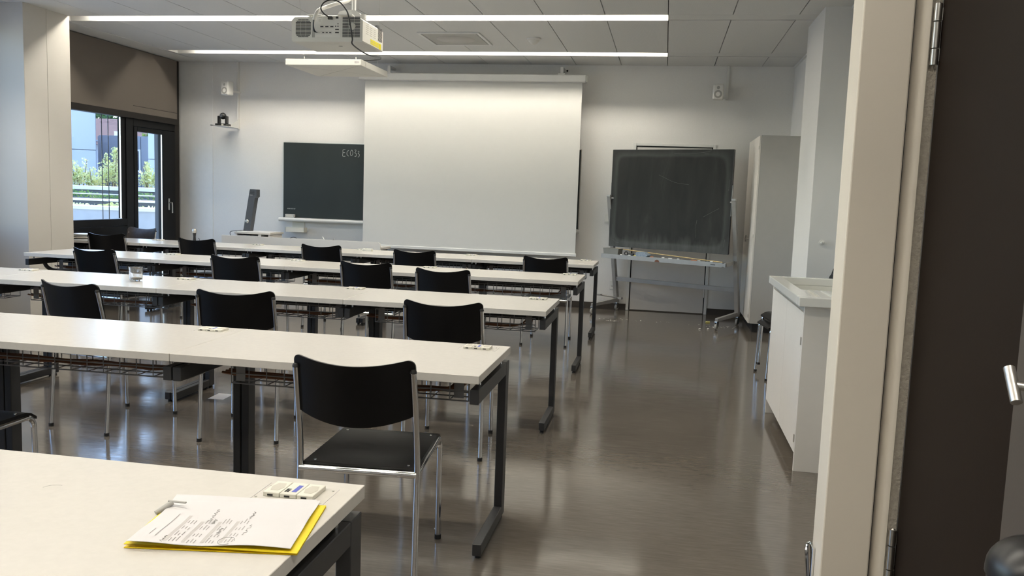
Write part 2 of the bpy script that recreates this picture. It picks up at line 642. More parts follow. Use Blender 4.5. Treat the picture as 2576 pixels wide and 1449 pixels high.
# plain border along the windows and the front edge angle
obj('border_strip', bx(WX - .02, JX[0] - .004, -2.2, D - .03, H - .004, H + .02, bev=.001, seg=1), 'white_metal', ce)
obj('edge_angle', bx(RX - .02, RX, 7.0, D, H - .02, H + .002), 'white_metal', ce)

def light_line(yc, label, em='lamp_emitter'):
    t = thing('ceiling_light', label, 'ceiling light', (0, yc, H), 0, 'recessed lamp lines in the ceiling')
    L0, L1 = LX0, LX1
    m = MB()
    d = .105
    m.box(L0, L1, -SW, -SW + .004, -.001, d)
    m.box(L0, L1, SW - .004, SW, -.001, d)
    m.box(L0, L1, -SW, SW, d, d + .004)
    m.box(L0 - .004, L0, -SW, SW, -.001, d)
    m.box(L1, L1 + .004, -SW, SW, -.001, d)
    obj('housing', m, 'lamp_housing', t)
    n = 10
    L0 = L0 + .28
    seg = (L1 - L0) / n
    me = MB().box(-seg / 2 + .004, seg / 2 - .004, -.021, .021, 0, .012).mesh('lamp', em)
    for k in range(n):
        link('lamp', me, t, (L0 + (k + .5) * seg, 0, d - .013))
for yc, nm in zip(SLOTS[:-1], ['long recessed lamp line nearest the front wall', 'long recessed lamp line crossing behind the projector',
                         'third recessed lamp line from the front wall', 'fourth recessed lamp line from the front wall', 'fifth recessed lamp line from the front wall', 'recessed lamp line above the doorway end']):
    light_line(yc, nm, 'lamp_emitter_dim' if yc > 9 else 'lamp_emitter')

t = thing('ceiling_light', 'round white fill lamp added over the entrance niche to light the jamb', 'ceiling light', (.55, .35, H))  # added out of view to brighten the door jamb
obj('rim', MB().lathe([(.19, 0), (.19, -.05), (.175, -.055), (.175, -.045)], 32), 'white_metal', t)
obj('lamp', MB().lathe([(.0, -.052), (.174, -.050), (.174, -.04), (.0, -.04)], 32), 'jamb_fill_lamp', t)
# air diffuser and smoke detector, radio puck
t = thing('air_diffuser', 'square white air diffuser with round perforated field in the ceiling', 'air vent', (-2.26, 8.90, H))
m = MB()
for (a, b, c_, d_) in ((-.325, .325, -.345, -.315), (-.325, .325, .315, .345), (-.325, -.295, -.315, .315), (.295, .325, -.315, .315)):
    m.box(a, b, c_, d_, -.014, 0, bev=.002, seg=1)
obj('frame', m, 'white_metal', t)
obj('plate', bx(-.285, .285, -.305, .305, -.011, -.003, bev=.002, seg=1), 'grey_plastic', t)
obj('round_field', MB().lathe([(.0, -.014), (.2, -.014), (.205, -.011)], 40), 'cabinet_grey', t)
t = thing('smoke_detector', 'small white conical smoke detector on the ceiling', 'smoke detector', (-1.43, 8.90, H))
obj('base', MB().lathe([(.075, 0), (.075, -.012), (.06, -.02)], 24), 'white_plastic', t)
obj('cone', MB().lathe([(.058, -.021), (.05, -.035), (.02, -.062), (.004, -.066)], 24), 'white_plastic', t)
t = thing('access_point', 'flat white round wireless disc on the ceiling at top', 'wireless disc', (-2.24, 6.83, H))
obj('shell', MB().lathe([(.12, 0), (.12, -.02), (.105, -.03), (.0, -.033)], 32), 'white_plastic', t)
obj('lens', bx(-.02, .02, -.004, .004, -.0345, -.032), 'grey_plastic', t)

# ------------------------------------------------------------------ window 1 (visible bay), with glazed door
wn = struct('window_1', None, None, 'black framed window bay with a glazed terrace door at its right')
X0, X1 = WX - .07, WX
for (nm, y0, y1, z0, z1, mt) in (
        ('frame_post', 7.78, 8.30, 0, 2.3, 'window_black'), ('mullion', 9.455, 9.60, .0, 2.3, 'window_black'),
        ('frame_rail', 8.30, 9.455, 2.15, 2.3, 'window_black'), ('frame_rail', 8.30, 9.455, .84, .925, 'window_black'),
        ('parapet_panel', 8.30, 9.455, .10, .835, 'window_black'), ('plinth', 8.30, 9.455, 0, .098, 'window_black'),
        ('casing', 10.50, 10.605, 0, H, 'frame_brown'), ('frame_rail', 9.60, 10.5, 2.06, 2.3, 'window_black')):
    obj(nm, bx(X0, X1, y0, y1, z0, z1, bev=.003, seg=1), mt, wn)
sash = MB()
sash.box(X0 + .01, X1 - .012, 9.37, 9.452, .93, 2.148, bev=.003, seg=1)
obj('sash', sash, 'window_black', wn)
obj('sash_bead', bx(X1 - .03, X1 - .012, 9.362, 9.369, .93, 2.148), 'satin_steel', wn)
obj('pane', bx(X0 + .03, X0 + .036, 8.30, 9.37, .925, 2.15), 'window_glass', wn)
obj('guide_cable', MB().tube([(WX - .22, 9.30, .6), (WX - .22, 9.30, 2.4)], .005, 6), 'grey_steel', wn)
obj('guide_cable', MB().tube([(WX - .22, 9.42, .6), (WX - .22, 9.42, 2.4)], .005, 6), 'grey_steel', wn)
obj('outer_sill', bx(WX - .42, X0 - .002, 7.9, 9.6, .875, .90), 'cap_white', wn)
ds = MB()
ds.box(X0, X1 + .006, 9.605, 9.675, .02, 2.055, bev=.004, seg=1)
ds.box(X0, X1 + .006, 10.215, 10.498, .02, 2.055, bev=.004, seg=1)
ds.box(X0, X1 + .006, 9.675, 10.215, 2.0, 2.055, bev=.004, seg=1)
ds.box(X0, X1 + .006, 9.675, 10.215, .02, .12, bev=.004, seg=1)
dd = obj('door_sash', ds, 'window_black', wn)
obj('door_pane', bx(X0 + .03, X0 + .036, 9.675, 10.215, .12, 2.0), 'window_glass', wn)
obj('door_bead', bx(X1 - .02, X1 - .004, 10.207, 10.214, .12, 2.0), 'satin_steel', wn)
hd = MB()
hd.box(X1 + .006, X1 + .014, 10.32, 10.352, 1.02, 1.175, bev=.003)
hd.tube(spline([(X1 + .014, 10.336, 1.12), (X1 + .05, 10.336, 1.12), (X1 + .062, 10.325, 1.11), (X1 + .064, 10.325, 1.07), (X1 + .064, 10.325, .985)], 4), .0095, 8)
obj('handle', hd, 'satin_steel', dd)
# outer reveal
obj('outer_reveal', bx(WX - .25, X0 - .002, 10.42, 10.62, -.1, 2.6), 'reveal_blue', wn)
# window 2: the bay nearer the camera, left of the picture
w2 = struct('window_2', None, None, 'black framed window bay left of the column')
for (nm, y0, y1, z0, z1) in (('frame_rail', .30, 6.95, 2.80, 2.9), ('frame_rail', .30, 6.95, .84, .925), ('parapet_panel', .30, 6.95, 0, .838)):
    obj(nm, bx(X0, X1, y0, y1, z0, z1, bev=.003, seg=1), 'window_black', w2)
for y in (.30, 1.96, 3.62, 5.28, 6.87):
    obj('mullion', bx(X0, X1, y, y + .08, .925, 2.80), 'window_black', w2)
for y in (.38, 2.04, 3.70, 5.36):
    obj('pane', bx(X0 + .03, X0 + .036, y, y + 1.58 - (.07 if y > 5 else 0), .925, 2.80), 'window_glass', w2)
# blinds
def blind(y0, y1, label, seam=True, z=2.148):
    t = thing('roller_blind', label, 'roller blind', (WX + .035, y0, 0))
    L = y1 - y0
    obj('fabric', MB().box(-.0015, .0015, 0, L, z + .074, H - .012), 'blind', t)
    obj('bottom_rail', MB().box(-.012, .012, 0, L, z, z + .074, bev=.003, seg=1), 'frame_brown', t)
    if seam:
        obj('hem_seam', bx(.0015, .003, L - .95, L, 2.300, 2.306), 'frame_brown', t)
blind(7.79, 10.498, 'grey brown roller blind half lowered over the window')
blind(.30, 7.14, 'grey brown roller blind rolled up over the window bay left of the column', False, 2.80)

# ------------------------------------------------------------------ door 1 in the front wall
d1 = struct('door_1', None, None, 'grey door in a white frame behind the mobile blackboard', None)
m = MB()
m.box(DX0 - .035, DX0, D - .012, D + .12, 0, DZ + .035, bev=.003, seg=1)
m.box(DX1, DX1 + .035, D - .012, D + .12, 0, DZ + .035, bev=.003, seg=1)
m.box(DX0, DX1, D - .012, D + .12, DZ, DZ + .035, bev=.003, seg=1)
obj('frame', m, 'white_metal', d1)
m = MB()
m.box(DX0, DX0 + .012, D + .012, D + .03, 0, DZ)
m.box(DX1 - .012, DX1, D + .012, D + .03, 0, DZ)
m.box(DX0, DX1, D + .012, D + .03, DZ - .012, DZ)
obj('gasket', m, 'rubber', d1)
lf = obj('leaf', bx(DX0 + .012, DX1 - .012, D + .004, D + .05, .012, DZ - .012, bev=.002, seg=1), 'door_grey', d1)
obj('threshold', bx(DX0, DX1, D + .0, D + .1, 0, .010), 'baseboard', d1)
for z in (.21, 1.75):
    h = MB()
    h.tube([(DX1 - .006, D - .006, z), (DX1 - .006, D - .006, z + .1)], .011, 10)
    obj('hinge', h, 'satin_steel', lf)

# ------------------------------------------------------------------ jamb wall, frame and dark door in the foreground
JY = 2.30
c = MB()
c.box(.64, 1.75, JY + .05, JY + .126, 0, 3.2)
struct('wall_jamb', c, 'wall_smooth', 'short wall beside the open doorway')
d2 = struct('door_2', None, None, 'dark brown door standing open at the right in a steel frame')
m = MB()
m.box(.461, .583, JY, JY + .127, 0, H, bev=.004)
obj('frame_jamb', m, 'jamb_paint', d2)
obj('gasket', bx(.583, .5885, JY + .02, JY + .127, 0, H), 'rubber', d2)
m = MB()
prof = [(.5885, JY + .06)] + [(.5885 + .033 * (1 - math.cos(a)), JY + .036 - .034 * math.sin(a)) for a in [PI / 2 * k / 14 for k in range(15)]] + [(.6215, JY + .06)]
m.prism(prof, 0, H, 'z')
for fc in m.bm.faces:
    fc.smooth = len(fc.verts) == 4
obj('frame_rebate', m, 'jamb_paint', d2)
obj('rebate_face', bx(.622, .6448, JY + .004, JY + .05, 0, H), 'grout', d2)
leaf = obj('leaf', bx(.645, .69, 1.655, JY - .004, .008, 2.10, bev=.001, seg=1), 'dark_door', d2)
obj('lock_stile', bx(.6435, .69, 1.40, 1.6545, .008, 2.10, bev=.001, seg=1), 'door_stile', d2)
hinge_m = MB()
for (z0, z1) in ((0, .038), (.041, .103), (.106, .148)):
    hinge_m.lathe([(.0, z0), (.0095, z0), (.0095, z1), (.0, z1)], 14)
hinge_m.box(-.002, .012, .0, .004, .01, .04)
hinge_m.box(-.002, .012, .0, .004, .108, .138)
hinge_m.lathe([(.006, .148), (.003, .1515), (.0, .152)], 12)
hme = hinge_m.mesh('hinge', 'satin_steel')
for z in (.395, 1.735):
    link('hinge', hme, d2, (.6335, JY - .0085, z))
th = MB()
p0 = Vector((.589, 1.545, 1.118)); p1 = Vector((.589, 1.502, 1.068))
th.tube([p0, p1], .0093, 18)
mid = (p0 + p1) / 2
th.tube([mid, (.6435, mid.y - .02, mid.z - .002)], .0075, 14)
obj('handle', th, 'satin_steel', d2)
lt = MB()
lt.tube(spline([(.456, JY + .126, .432), (.448, JY + .128, .425), (.446, JY + .115, .40), (.449, JY + .09, .34)], 4), .005, 8)
lt.box(.4535, .461, JY + .08, JY + .127, .30, .435, bev=.001, seg=1)
obj('strike_plate', lt, 'chrome', d2)

# dark slim bin beside the door
t = thing('litter_bin', 'glossy black domed bin lid at the lower right beside the dark door', 'bin', (.522, 1.21, .0))
obj('body', MB().lathe([(.0, 0), (.058, 0), (.060, .01), (.060, .885), (.0, .885)], 32), 'black_plastic', t)
dm = MB().lathe([(.063, .887)] + [(.063 * math.cos(a), .895 + .05 * math.sin(a)) for a in [PI / 2 * k / 8 for k in range(8)]] + [(.0005, .945)], 40)
obj('lid', dm, 'black_plastic', t)

# ------------------------------------------------------------------ tables
def wire_tray(L):
    m = MB()
    r = .003
    y0, y1, z0, z1 = -.26, -.12, .575, .655
    x0, x1 = .10, L - .10
    for (y, z) in ((y0, z1), (y0, (z0 + z1) / 2), (y0, z0), ((y0 + y1) / 2, z0), (y1, z0), (y1, z1)):
        m.tube([(x0, y, z), (x1, y, z)], r, 6)
    n = max(3, int((x1 - x0) / .075))
    for k in range(n + 1):
        x = x0 + (x1 - x0) * k / n
        m.tube([(x, y0, z1), (x, y0, z0), (x, y1, z0), (x, y1, z1)], r * .85, 5)
    return m

def make_table(L, dep, first=True):
    """unit with its right far corner at the origin: x from -L to 0, y from -dep to 0"""
    t = bpy.data.objects.new('table', None)
    COL.objects.link(t)
    obj('tabletop', MB().box(-L + .001, -.001, -dep, 0, .71, .74, bev=.0012, seg=1), 'laminate', t)
    for s, xa in ((1, -.037), (-1, -L + .003)):
        m = MB()
        xb = xa + .034
        m.box(xa, xb, -.075, -.012, .016, .685, bev=.002, seg=1)                      # post
        m.box(xa, xb, -dep + .015, -.0755, .632, .685, bev=.002, seg=1)               # arm
        m.box(xa, xb, -dep + .14, -.0755, .016, .063, bev=.002, seg=1)                # foot
        lg = obj('leg', m, 'grey_steel', t)
        for y in (-.03, -dep + .17):
            obj('glide', MB().lathe([(.0, 0), (.012, 0), (.012, .008), (.007, .01), (.007, .017)], 12, (xa + .017, y, 0)), 'rubber', lg)
        for y in (-.12, -dep + .1):
            obj('spacer_pin', MB().lathe([(.006, .684), (.006, .711)], 10, (xa + .017, y, 0)), 'chrome', lg)
    obj('beam', bx(-L + .037, -.037, -.20, -.15, .625, .685, bev=.002, seg=1), 'black_steel', t)
    obj('socket_housing', bx(-.235, -.05, -.15, -.06, .655, .709), 'black_steel', t)
    obj('socket_housing', bx(-L + .055, -L + .17, -.29, -.205, .642, .708), 'black_steel', t)
    tr = obj('cable_tray', wire_tray(L), 'wire_steel', t, (-L, -.08, 0))
    for x in (-L + .14, -.14):
        bk = MB()
        bk.box(x - .02, x + .02, -.342, -.338, .585, .66, bev=.001, seg=1)
        bk.box(x - .014, x + .014, -.34, -.205, .66, .664)
        obj('tray_bracket', bk, 'wire_steel', t)
    cb = MB()
    rnd = random.Random(3)
    for k in range(3):
        pts = [(-L + .02, -.27 + .03 * k, .60)]
        for i in range(1, 9):
            pts.append((-L + .02 + (L - .2) * i / 9, -.27 + .03 * k + rnd.uniform(-.012, .012), .587 + rnd.uniform(0, .008)))
        pts += [(-.20 + .02 * k, -.22, .600), (-.17 + .015 * k, -.16, .645), (-.165 + .012 * k, -.12, .668)]
        cb.tube(spline(pts, 3), .0055, 6)
    obj('cable', cb, 'cable_brown', t)
    # power module let into the top
    pm = MB()
    for (a, b, c_, d_) in ((-.200, -.198, -.137, -.042), (-.044, -.042, -.137, -.042)):
        pm.box(a, b, c_, d_, .7400, .7406)
    pmo = obj('power_module', pm, 'bar_grey', t)
    for k in range(3):
        x = -.180 + k * .037
        oc = MB()
        oc.box(x, x + .0358, -.120, -.050, .7402, .7495, bev=.001, seg=1)
        oo = obj('outlet', oc, 'cream_plastic', pmo)
        xm = x + .018
        if k != 1:
            m = MB()
            hx = [(xm + .0145 * math.cos(a), -.082 + .024 * math.sin(a)) for a in [PI / 6 + PI / 3 * i for i in range(6)]]
            hx = [(xm - .014, -.085), (xm - .008, -.062), (xm + .008, -.062), (xm + .014, -.085), (xm + .008, -.105), (xm - .008, -.105)]
            m.prism(hx, .7494, .7499, 'z')
            mt = 'hex_cream'
        else:
            m = MB().box(xm + .002, xm + .012, -.106, -.066, .7494, .7499)
            mt = 'blue_label'
        m2 = m
        so_ = obj('socket_face', m2, mt, pmo)
        m = MB()
        m.box(xm - .008, xm + .004, -.1208, -.1199, .7425, .746)
        if k == 1:
            m.box(xm - .013, xm - .009, -.108, -.09, .7494, .7499)
            m.box(xm - .013, xm - .004, -.092, -.09, .7494, .7499)
            m.box(xm - .008, xm - .004, -.108, -.095, .7494, .7499)
        obj('slot_mark', m, 'rubber', pmo)
    for (x, y) in ((-.192, -.055), (-.052, -.055), (-.192, -.127), (-.052, -.127)):
        obj('screw', MB().lathe([(.0, .7408), (.003, .7408), (.003, .74)], 8, (x, y, 0)), 'satin_steel', pmo)
    return t

U = 1.1968
ROWS = {5: (1.711, .60, -.610), 4: (3.503, .625, -.612), 3: (5.289, .625, -.622), 2: (7.059, .625, -.622), 1: (8.727, .625, -.640)}
ROWN = {5: 'nearest row', 4: 'second row from the camera', 3: 'third row from the camera', 2: 'fourth row from the camera', 1: 'front row below the screen'}
ORD = ['right end', 'second from right', 'third from right', 'fourth from right', 'far left end']
proto = make_table(U, .625)
proto5 = make_table(U, .60)
short = make_table(.96, .625)
usedp = set()
def place_table(pr, x, y, label, rz=0):
    if pr.name not in usedp:
        usedp.add(pr.name)
        t = pr
        t.location = (x, y, 0)
        t.rotation_euler = (0, 0, rz)
    else:
        t = dup(pr, (x, y, 0), rz)
    tag(t, label, 'table', 'white tables in rows')
    return t
for row, n in ((5, 1), (4, 3), (3, 4), (2, 4), (1, 5)):
    y, dep, xr = ROWS[row]
    for k in range(n):
        if row == 5:
            lab = 'white table nearest the camera carrying the papers and yellow folder'
        else:
            lab = 'white table on dark grey legs, %s in the %s' % (ORD[k], ROWN[row])
        tb = place_table(proto5 if row == 5 else (short if (row == 1 and k == 4) else proto), xr - k * U, y, lab)

        if row == 2 and k == 3:     # curved brace under the free left end
            obj('brace', MB().tube(spline([(-U + .02, -.40, .640), (-U + .02, -.37, .60), (-U + .02, -.30, .565), (-U + .02, -.19, .553), (-U + .02, -.07, .552)], 5), .017, 10), 'black_steel', tb)

# ------------------------------------------------------------------ chairs
def make_chair(ply='black_ply'):
    t = bpy.data.objects.new('chair', None)
    COL.objects.link(t)
    r = .011
    def chrome_leg(side, front):
        x = side * (.188 if front else .205)
        m = MB()
        if front:
            p = [(x, .262, .012), (x, .252, .375)] + arc((x, .207, .378), .045, 0, PI / 2, 5) + [(x + side * .004, .10, .424), (side * .201, -.235, .428)]
            m.tube(p, r, 10)
        else:
            p = [(side * .207, -.262, .012), (side * .2055, -.245, .25), (side * .204, -.235, .43), (side * .202, -.248, .56), (side * .200, -.278, .70), (side * .198, -.300, .792)]
            m.tube(spline(p, 3), r, 10)
        lg = obj('leg', m, 'chrome', t)
        fx, fy = (x, .262) if front else (side * .207, -.262)
        obj('foot_cap', MB().lathe([(.0, 0), (.0135, 0), (.0135, .018), (.0, .018)], 12, (fx, fy, 0)), 'rubber', lg)
        if not front:
            obj('end_plug', MB().lathe([(.0115, .790), (.0115, .797), (.008, .803), (.0, .804)], 12, (side * .198, -.301, 0)), 'rubber', lg)
    for s in (-1, 1):
        chrome_leg(s, True)
        chrome_leg(s, False)
    obj('crossbar', MB().tube([(-.204, -.240, .428), (.204, -.240, .428)], .012, 10), 'chrome', t)
    obj('front_bar', MB().tube([(-.186, .10, .418), (.186, .10, .418)], .009, 8), 'chrome', t)
    # seat: moulded plywood with rolled front edge
    def seat(off):
        def f(u, v):
            x = (u - .5) * (.395 - .02 * v)
            y = -.222 + v * .492
            z = .446 - .010 * math.exp(-((v - .35) / .25) ** 2) * (1 - (2 * u - 1) ** 2)
            if v > .86:
                z -= .030 * ((v - .86) / .14) ** 2
            return (x, y, z + off)
        return f
    m = MB()
    m.grid(seat(0), 10, 16)
    m.grid(seat(-.011), 10, 16)
    bmesh.ops.recalc_face_normals(m.bm, faces=list(m.bm.faces))
    rim = []
    for (i0, j0, i1, j1) in ((0, 0, 10, 0), (10, 0, 10, 16), (10, 16, 0, 16), (0, 16, 0, 0)):
        n = max(abs(i1 - i0), abs(j1 - j0))
        for k in range(n):
            rim.append(((i0 + (i1 - i0) * k / n) / 10, (j0 + (j1 - j0) * k / n) / 16))
    top = [m.bm.verts.new(seat(0)(*p)) for p in rim]
    bot = [m.bm.verts.new(seat(-.011)(*p)) for p in rim]
    for k in range(len(rim)):
        m.bm.faces.new([top[k], top[(k + 1) % len(rim)], bot[(k + 1) % len(rim)], bot[k]])
    bmesh.ops.remove_doubles(m.bm, verts=list(m.bm.verts), dist=.0004)
    st_ = obj('seat', m, ply, t)
    rv = MB()
    for (x, y) in ((-.165, -.195), (.165, -.195), (-.165, .18), (.165, .18)):
        rv.lathe([(.006, .443), (.005, .4475), (.0, .448)], 10, (x, y, 0))
    obj('rivet', rv, 'chrome', st_)
    # backrest: bowed plywood sheet between the posts
    WB, ZB, ZT = .410, .600, .842
    def back(off):
        def f(u, v):
            s = 2 * u - 1
            edge = max(0, (abs(s) - .86) / .14)
            rc = 1 - math.sqrt(max(0, 1 - edge * edge))
            bow = .058 * (1 - s * s)
            lo = ZB + .040 - .042 * (1 - s * s) + .012 * rc
            hi = ZT - .030 * (1 - s * s) - .034 * rc
            z = lo + (hi - lo) * v
            y = -.264 - (z - .60) * .21 - bow - .007 * max(0, (z - .75) / .08) ** 2
            return (s * WB / 2, y + off, z)
        return f
    m = MB()
    nu, nv = 40, 6
    def bk2(off):
        g = back(off)
        return lambda u, v: g(.5 + .5 * math.sin((u - .5) * PI), v)
    A, B = bk2(.0125), bk2(.0225)
    m.grid(A, nu, nv)
    m.grid(B, nu, nv)
    rim = [(k / nu, 0) for k in range(nu)] + [(1, k / nv) for k in range(nv)] + [(1 - k / nu, 1) for k in range(nu)] + [(0, 1 - k / nv) for k in range(nv)]
    top = [m.bm.verts.new(A(*p)) for p in rim]
    bot = [m.bm.verts.new(B(*p)) for p in rim]
    for k in range(len(rim)):
        m.bm.faces.new([top[k], top[(k + 1) % len(rim)], bot[(k + 1) % len(rim)], bot[k]])
    bmesh.ops.remove_doubles(m.bm, verts=list(m.bm.verts), dist=.0004)
    b_ = obj('backrest', m, ply, t)
    rv = MB()
    for s in (-1, 1):
        for z in (.66, .77):
            y = -.264 - (z - .60) * .21 + .023
            rv.lathe([(.0055, 0), (.0045, .003), (.0, .0035)], 8, (s * .192, y - .012, z), 'y')
    obj('rivet', rv, 'chrome', b_)
    return t

CH = [(-.996, 2.908, 4, 'black chair pulled out nearest the camera, seat fully visible'),
      (-2.66, 2.72, 0, 'black chair whose seat corner shows at the left frame edge'),
      (-3.07, 4.345, -11.6, 'black chair at third table row, turned left, leftmost of that row'),
      (-2.25, 4.395, 10.9, 'black chair at third table row, middle of that row'),
      (-1.10, 4.45, 3.5, 'black chair at third table row, rightmost of that row'),
      (-4.495, 6.46, -7, 'black chair at fourth table row, leftmost, beyond the drinking glass'),
      (-3.30, 6.46, 0, 'black chair at fourth table row, second from left'),
      (-2.225, 6.47, 0, 'black chair at fourth table row, third from left'),
      (-1.545, 6.23, -2, 'black chair at fourth table row, rightmost, pulled back'),
      (-5.79, 8.33, 6, 'black chair at front row, leftmost, beside the stack of plates'),
      (-4.64, 8.20, -2, 'black chair at front row, beside the microphone'),
      (-3.285, 8.13, 0, 'black chair at front row, below the wall blackboard'),
      (-2.30, 8.00, 0, 'black chair at front row, left below the projection screen'),
      (-1.045, 7.95, 0, 'black chair at front row, rightmost, below screen corner')]
ch0 = make_chair()
for i, (x, y, a, lab) in enumerate(CH):
    if i == 0:
        t = ch0
        t.location = (x, y, 0)
        t.rotation_euler = (0, 0, R(a))
    else:
        t = dup(ch0, (x, y, 0), R(a))
    tag(t, lab, 'chair', 'black plywood chairs at the tables')
for k, (dx, dz, lab) in enumerate(((0, 0, 'lower black chair of the stacked pair behind the sink'), (.02, .062, 'upper black chair of the stacked pair behind the sink'))):
    t = dup(ch0, (1.09 + dx, 7.02 - .02 * k, dz), R(97))
    tag(t, lab, 'chair', 'stacked chairs behind the sink')
chb = make_chair('brown_ply')
chb.location = (-6.235, 9.01, 0)
chb.rotation_euler = (0, 0, R(172))
tag(chb, 'dark brown chair facing the room between front row and terrace door', 'chair')

# ------------------------------------------------------------------ things on the tables
def papers():
    # yellow folder: four corners on the table top
    t = thing('folder', 'yellow card folder under the printed sheets on the nearest table', 'folder', (-.75, 1.42, .74))
    P = [Vector(p) - Vector((-.75, 1.42)) for p in ((-.902, 1.290), (-.600, 1.338), (-.640, 1.566), (-.94, 1.52))]
    def pt(u, v, z):
        a = P[0].lerp(P[1], u)
        b = P[3].lerp(P[2], u)
        c_ = a.lerp(b, v)
        return (c_.x, c_.y, z)
    for k, (z, lift) in enumerate(((.0006, 0), (.0032, .005))):
        m = MB()
        m.grid(lambda u, v: pt(u, v, z + lift * (1 - v) * (1 - u) * .6 + (.0012 + .0012 * math.sin(u * 5)) * k), 12, 8)
        m.grid(lambda u, v: pt(u, v, z + .0008 + lift * (1 - v) * (1 - u) * .6 + (.0012 + .0012 * math.sin(u * 5)) * k), 12, 8)
        obj('cover', m, 'yellow_card', t)
    # sheets
    S = [Vector(p) - Vector((-.75, 1.42)) for p in ((-.894, 1.286), (-.614, 1.342), (-.655, 1.572), (-.925, 1.488))]
    def sz(u, v):
        return .0112 + .0022 * math.sin(u * 9 + 1) * (1 - v) + .002 * math.sin(v * 9 + u * 3) * v + .010 * max(0, v - .82) * math.sin(u * 6 + .5) + .003 * (1 - v) * (1 - u)
    def sp(u, v, dz=0):
        a = S[0].lerp(S[1], u)
        b = S[3].lerp(S[2], u)
        c_ = a.lerp(b, v)
        return (c_.x, c_.y, sz(u, v) + dz)
    t2 = thing('printed_sheet', 'crumpled white printed sheet with handwriting lying on the yellow folder', 'paper', (-.75, 1.42, .74))
    m = MB()
    m.grid(lambda u, v: sp(u, v), 30, 20)
    m.grid(lambda u, v: sp(u, v, -.0006), 30, 20)
    obj('page', m, 'paper', t2)
    def print_quad(m, u0, u1, v0, v1):
        n = max(1, int((v1 - v0) / .06))
        for i in range(n):
            a, b = v0 + (v1 - v0) * i / n, v0 + (v1 - v0) * (i + 1) / n
            m.quad(sp(u0, a, .0005), sp(u1, a, .0005), sp(u1, b, .0005), sp(u0, b, .0005))
    g = MB()
    for u in (.205, .315, .43, .545):
        print_quad(g, u, u + .022, .05, .62 if u < .3 else .50)
    obj('grey_band', g, 'bar_grey', t2)['kind'] = 'stuff'
    ln = MB()
    rnd = random.Random(11)
    print_quad(ln, .085, .090, .16, .30)
    print_quad(ln, .130, .136, .13, .66)
    for u0 in (.238, .350, .462, .578):
        for k in range(3):
            u = u0 + k * .021
            for v in (.04, .17, .31, .45):
                L = rnd.uniform(.05, .10)
                v_ = v + rnd.uniform(-.01, .02)
                print_quad(ln, u, u + .006, v_, v_ + L)
    obj('printed_text', ln, 'ink_grey', t2)['kind'] = 'stuff'
    hw = MB()
    for (u, v, L, seed) in ((.365, .50, .24, 1), (.40, .44, .10, 2), (.62, .52, .16, 3), (.66, .18, .22, 4), (.49, .20, .14, 5), (.20, .0, .14, 6)):
        rr = random.Random(seed)
        pts = []
        for i in range(22):
            q_ = i / 21
            pts.append(sp(min(.98, u + rr.uniform(-.012, .012)), min(.98, v + .02 + L * q_), .0006))
        hw.tube(pts, .00035, 4)
    loop = [sp(.585 + .05 * math.cos(a), .085 + .075 * math.sin(a), .0006) for a in [2 * PI * k / 20 for k in range(18)]]
    hw.tube(loop, .0004, 4)
    obj('handwriting', hw, 'ink_grey', t2)['kind'] = 'stuff'
    t3 = thing('blank_sheet', 'creased blank white sheet showing under the printed sheet top corner', 'paper', (-.75, 1.42, .74))
    m = MB()
    Q = [Vector(p) - Vector((-.75, 1.42)) for p in ((-.890, 1.33), (-.68, 1.385), (-.665, 1.580), (-.950, 1.534))]
    def qp(u, v, dz=0):
        a = Q[0].lerp(Q[1], u)
        b = Q[3].lerp(Q[2], u)
        c_ = a.lerp(b, v)
        return (c_.x, c_.y, .0074 + .0008 * math.sin(u * 8) * v + dz)
    m.grid(lambda u, v: qp(u, v), 16, 12)
    m.grid(lambda u, v: qp(u, v, -.0005), 16, 12)
    obj('page', m, 'paper', t3)
    # clip of a pen holding the corner
    t4 = thing('pen', 'silver pen lying at the left edge of the printed sheet', 'pen', (-.918, 1.455, .7405))
    obj('barrel', MB().tube([(-.014, -.022, .0065), (.004, .006, .020)], [.005, .005], 12), 'grey_plastic', t4)
    obj('clip', MB().box(-.004, .034, .002, .007, .0215, .0245, bev=.0008, seg=1), 'grey_plastic', t4)
papers()
tag(obj('pencil_mark', MB().tube(spline([(-1.243, 1.515, .7402), (-1.238, 1.528, .7402), (-1.226, 1.535, .7402), (-1.214, 1.536, .7402)], 4), .00035, 4), 'ink_grey'),
    'faint curved hair lying on the nearest white table', 'hair')

# drinking glass
t = thing('tumbler', 'clear drinking glass with amber dregs on the third row table', 'glass', (-3.345, 4.955, .74))
ro, h = .043, .092
pr = [(.0, .001), (.035, .001), (.039, .006), (.041, .03), (ro, h), (ro - .002, h + .001), (.0385, .03), (.036, .012), (.0, .010)]
obj('glass', MB().lathe(pr, 16), 'tumbler_glass', t)
obj('dregs', MB().lathe([(.0, .0115), (.0355, .013), (.0372, .022), (.0, .020)], 16), 'dregs', t)
# plates
for k in range(3):
    t = MB().lathe([(.0, 0), (.07, 0), (.105, .012), (.115, .016), (.113, .019), (.07, .006), (.0, .005)], 28)
    o_ = obj('plate', t, 'ceramic', None, (-6.265, 8.33, .7405 + k * .017))
    tag(o_, 'white plate, %s of the stack on the front row at the column' % ['bottom one', 'middle one', 'top one'][k], 'plate', 'plates stacked on the front row')
# microphone
t = thing('microphone', 'black handheld microphone standing upright on the front row', 'microphone', (-5.10, 8.62, .74))
obj('body', MB().lathe([(.0, 0), (.017, 0), (.017, .01), (.0135, .06), (.018, .095), (.02, .10)], 18), 'black_plastic', t)
obj('grille', MB().lathe([(.02, .1005), (.0245, .112), (.025, .125), (.018, .143), (.0, .149)], 18), 'satin_steel', t)
obj('antenna', MB().tube(spline([(.045, .02, 0), (.047, .02, .03), (.04, .02, .045), (.032, .02, .035)], 4), .002, 6), 'black_plastic', t)
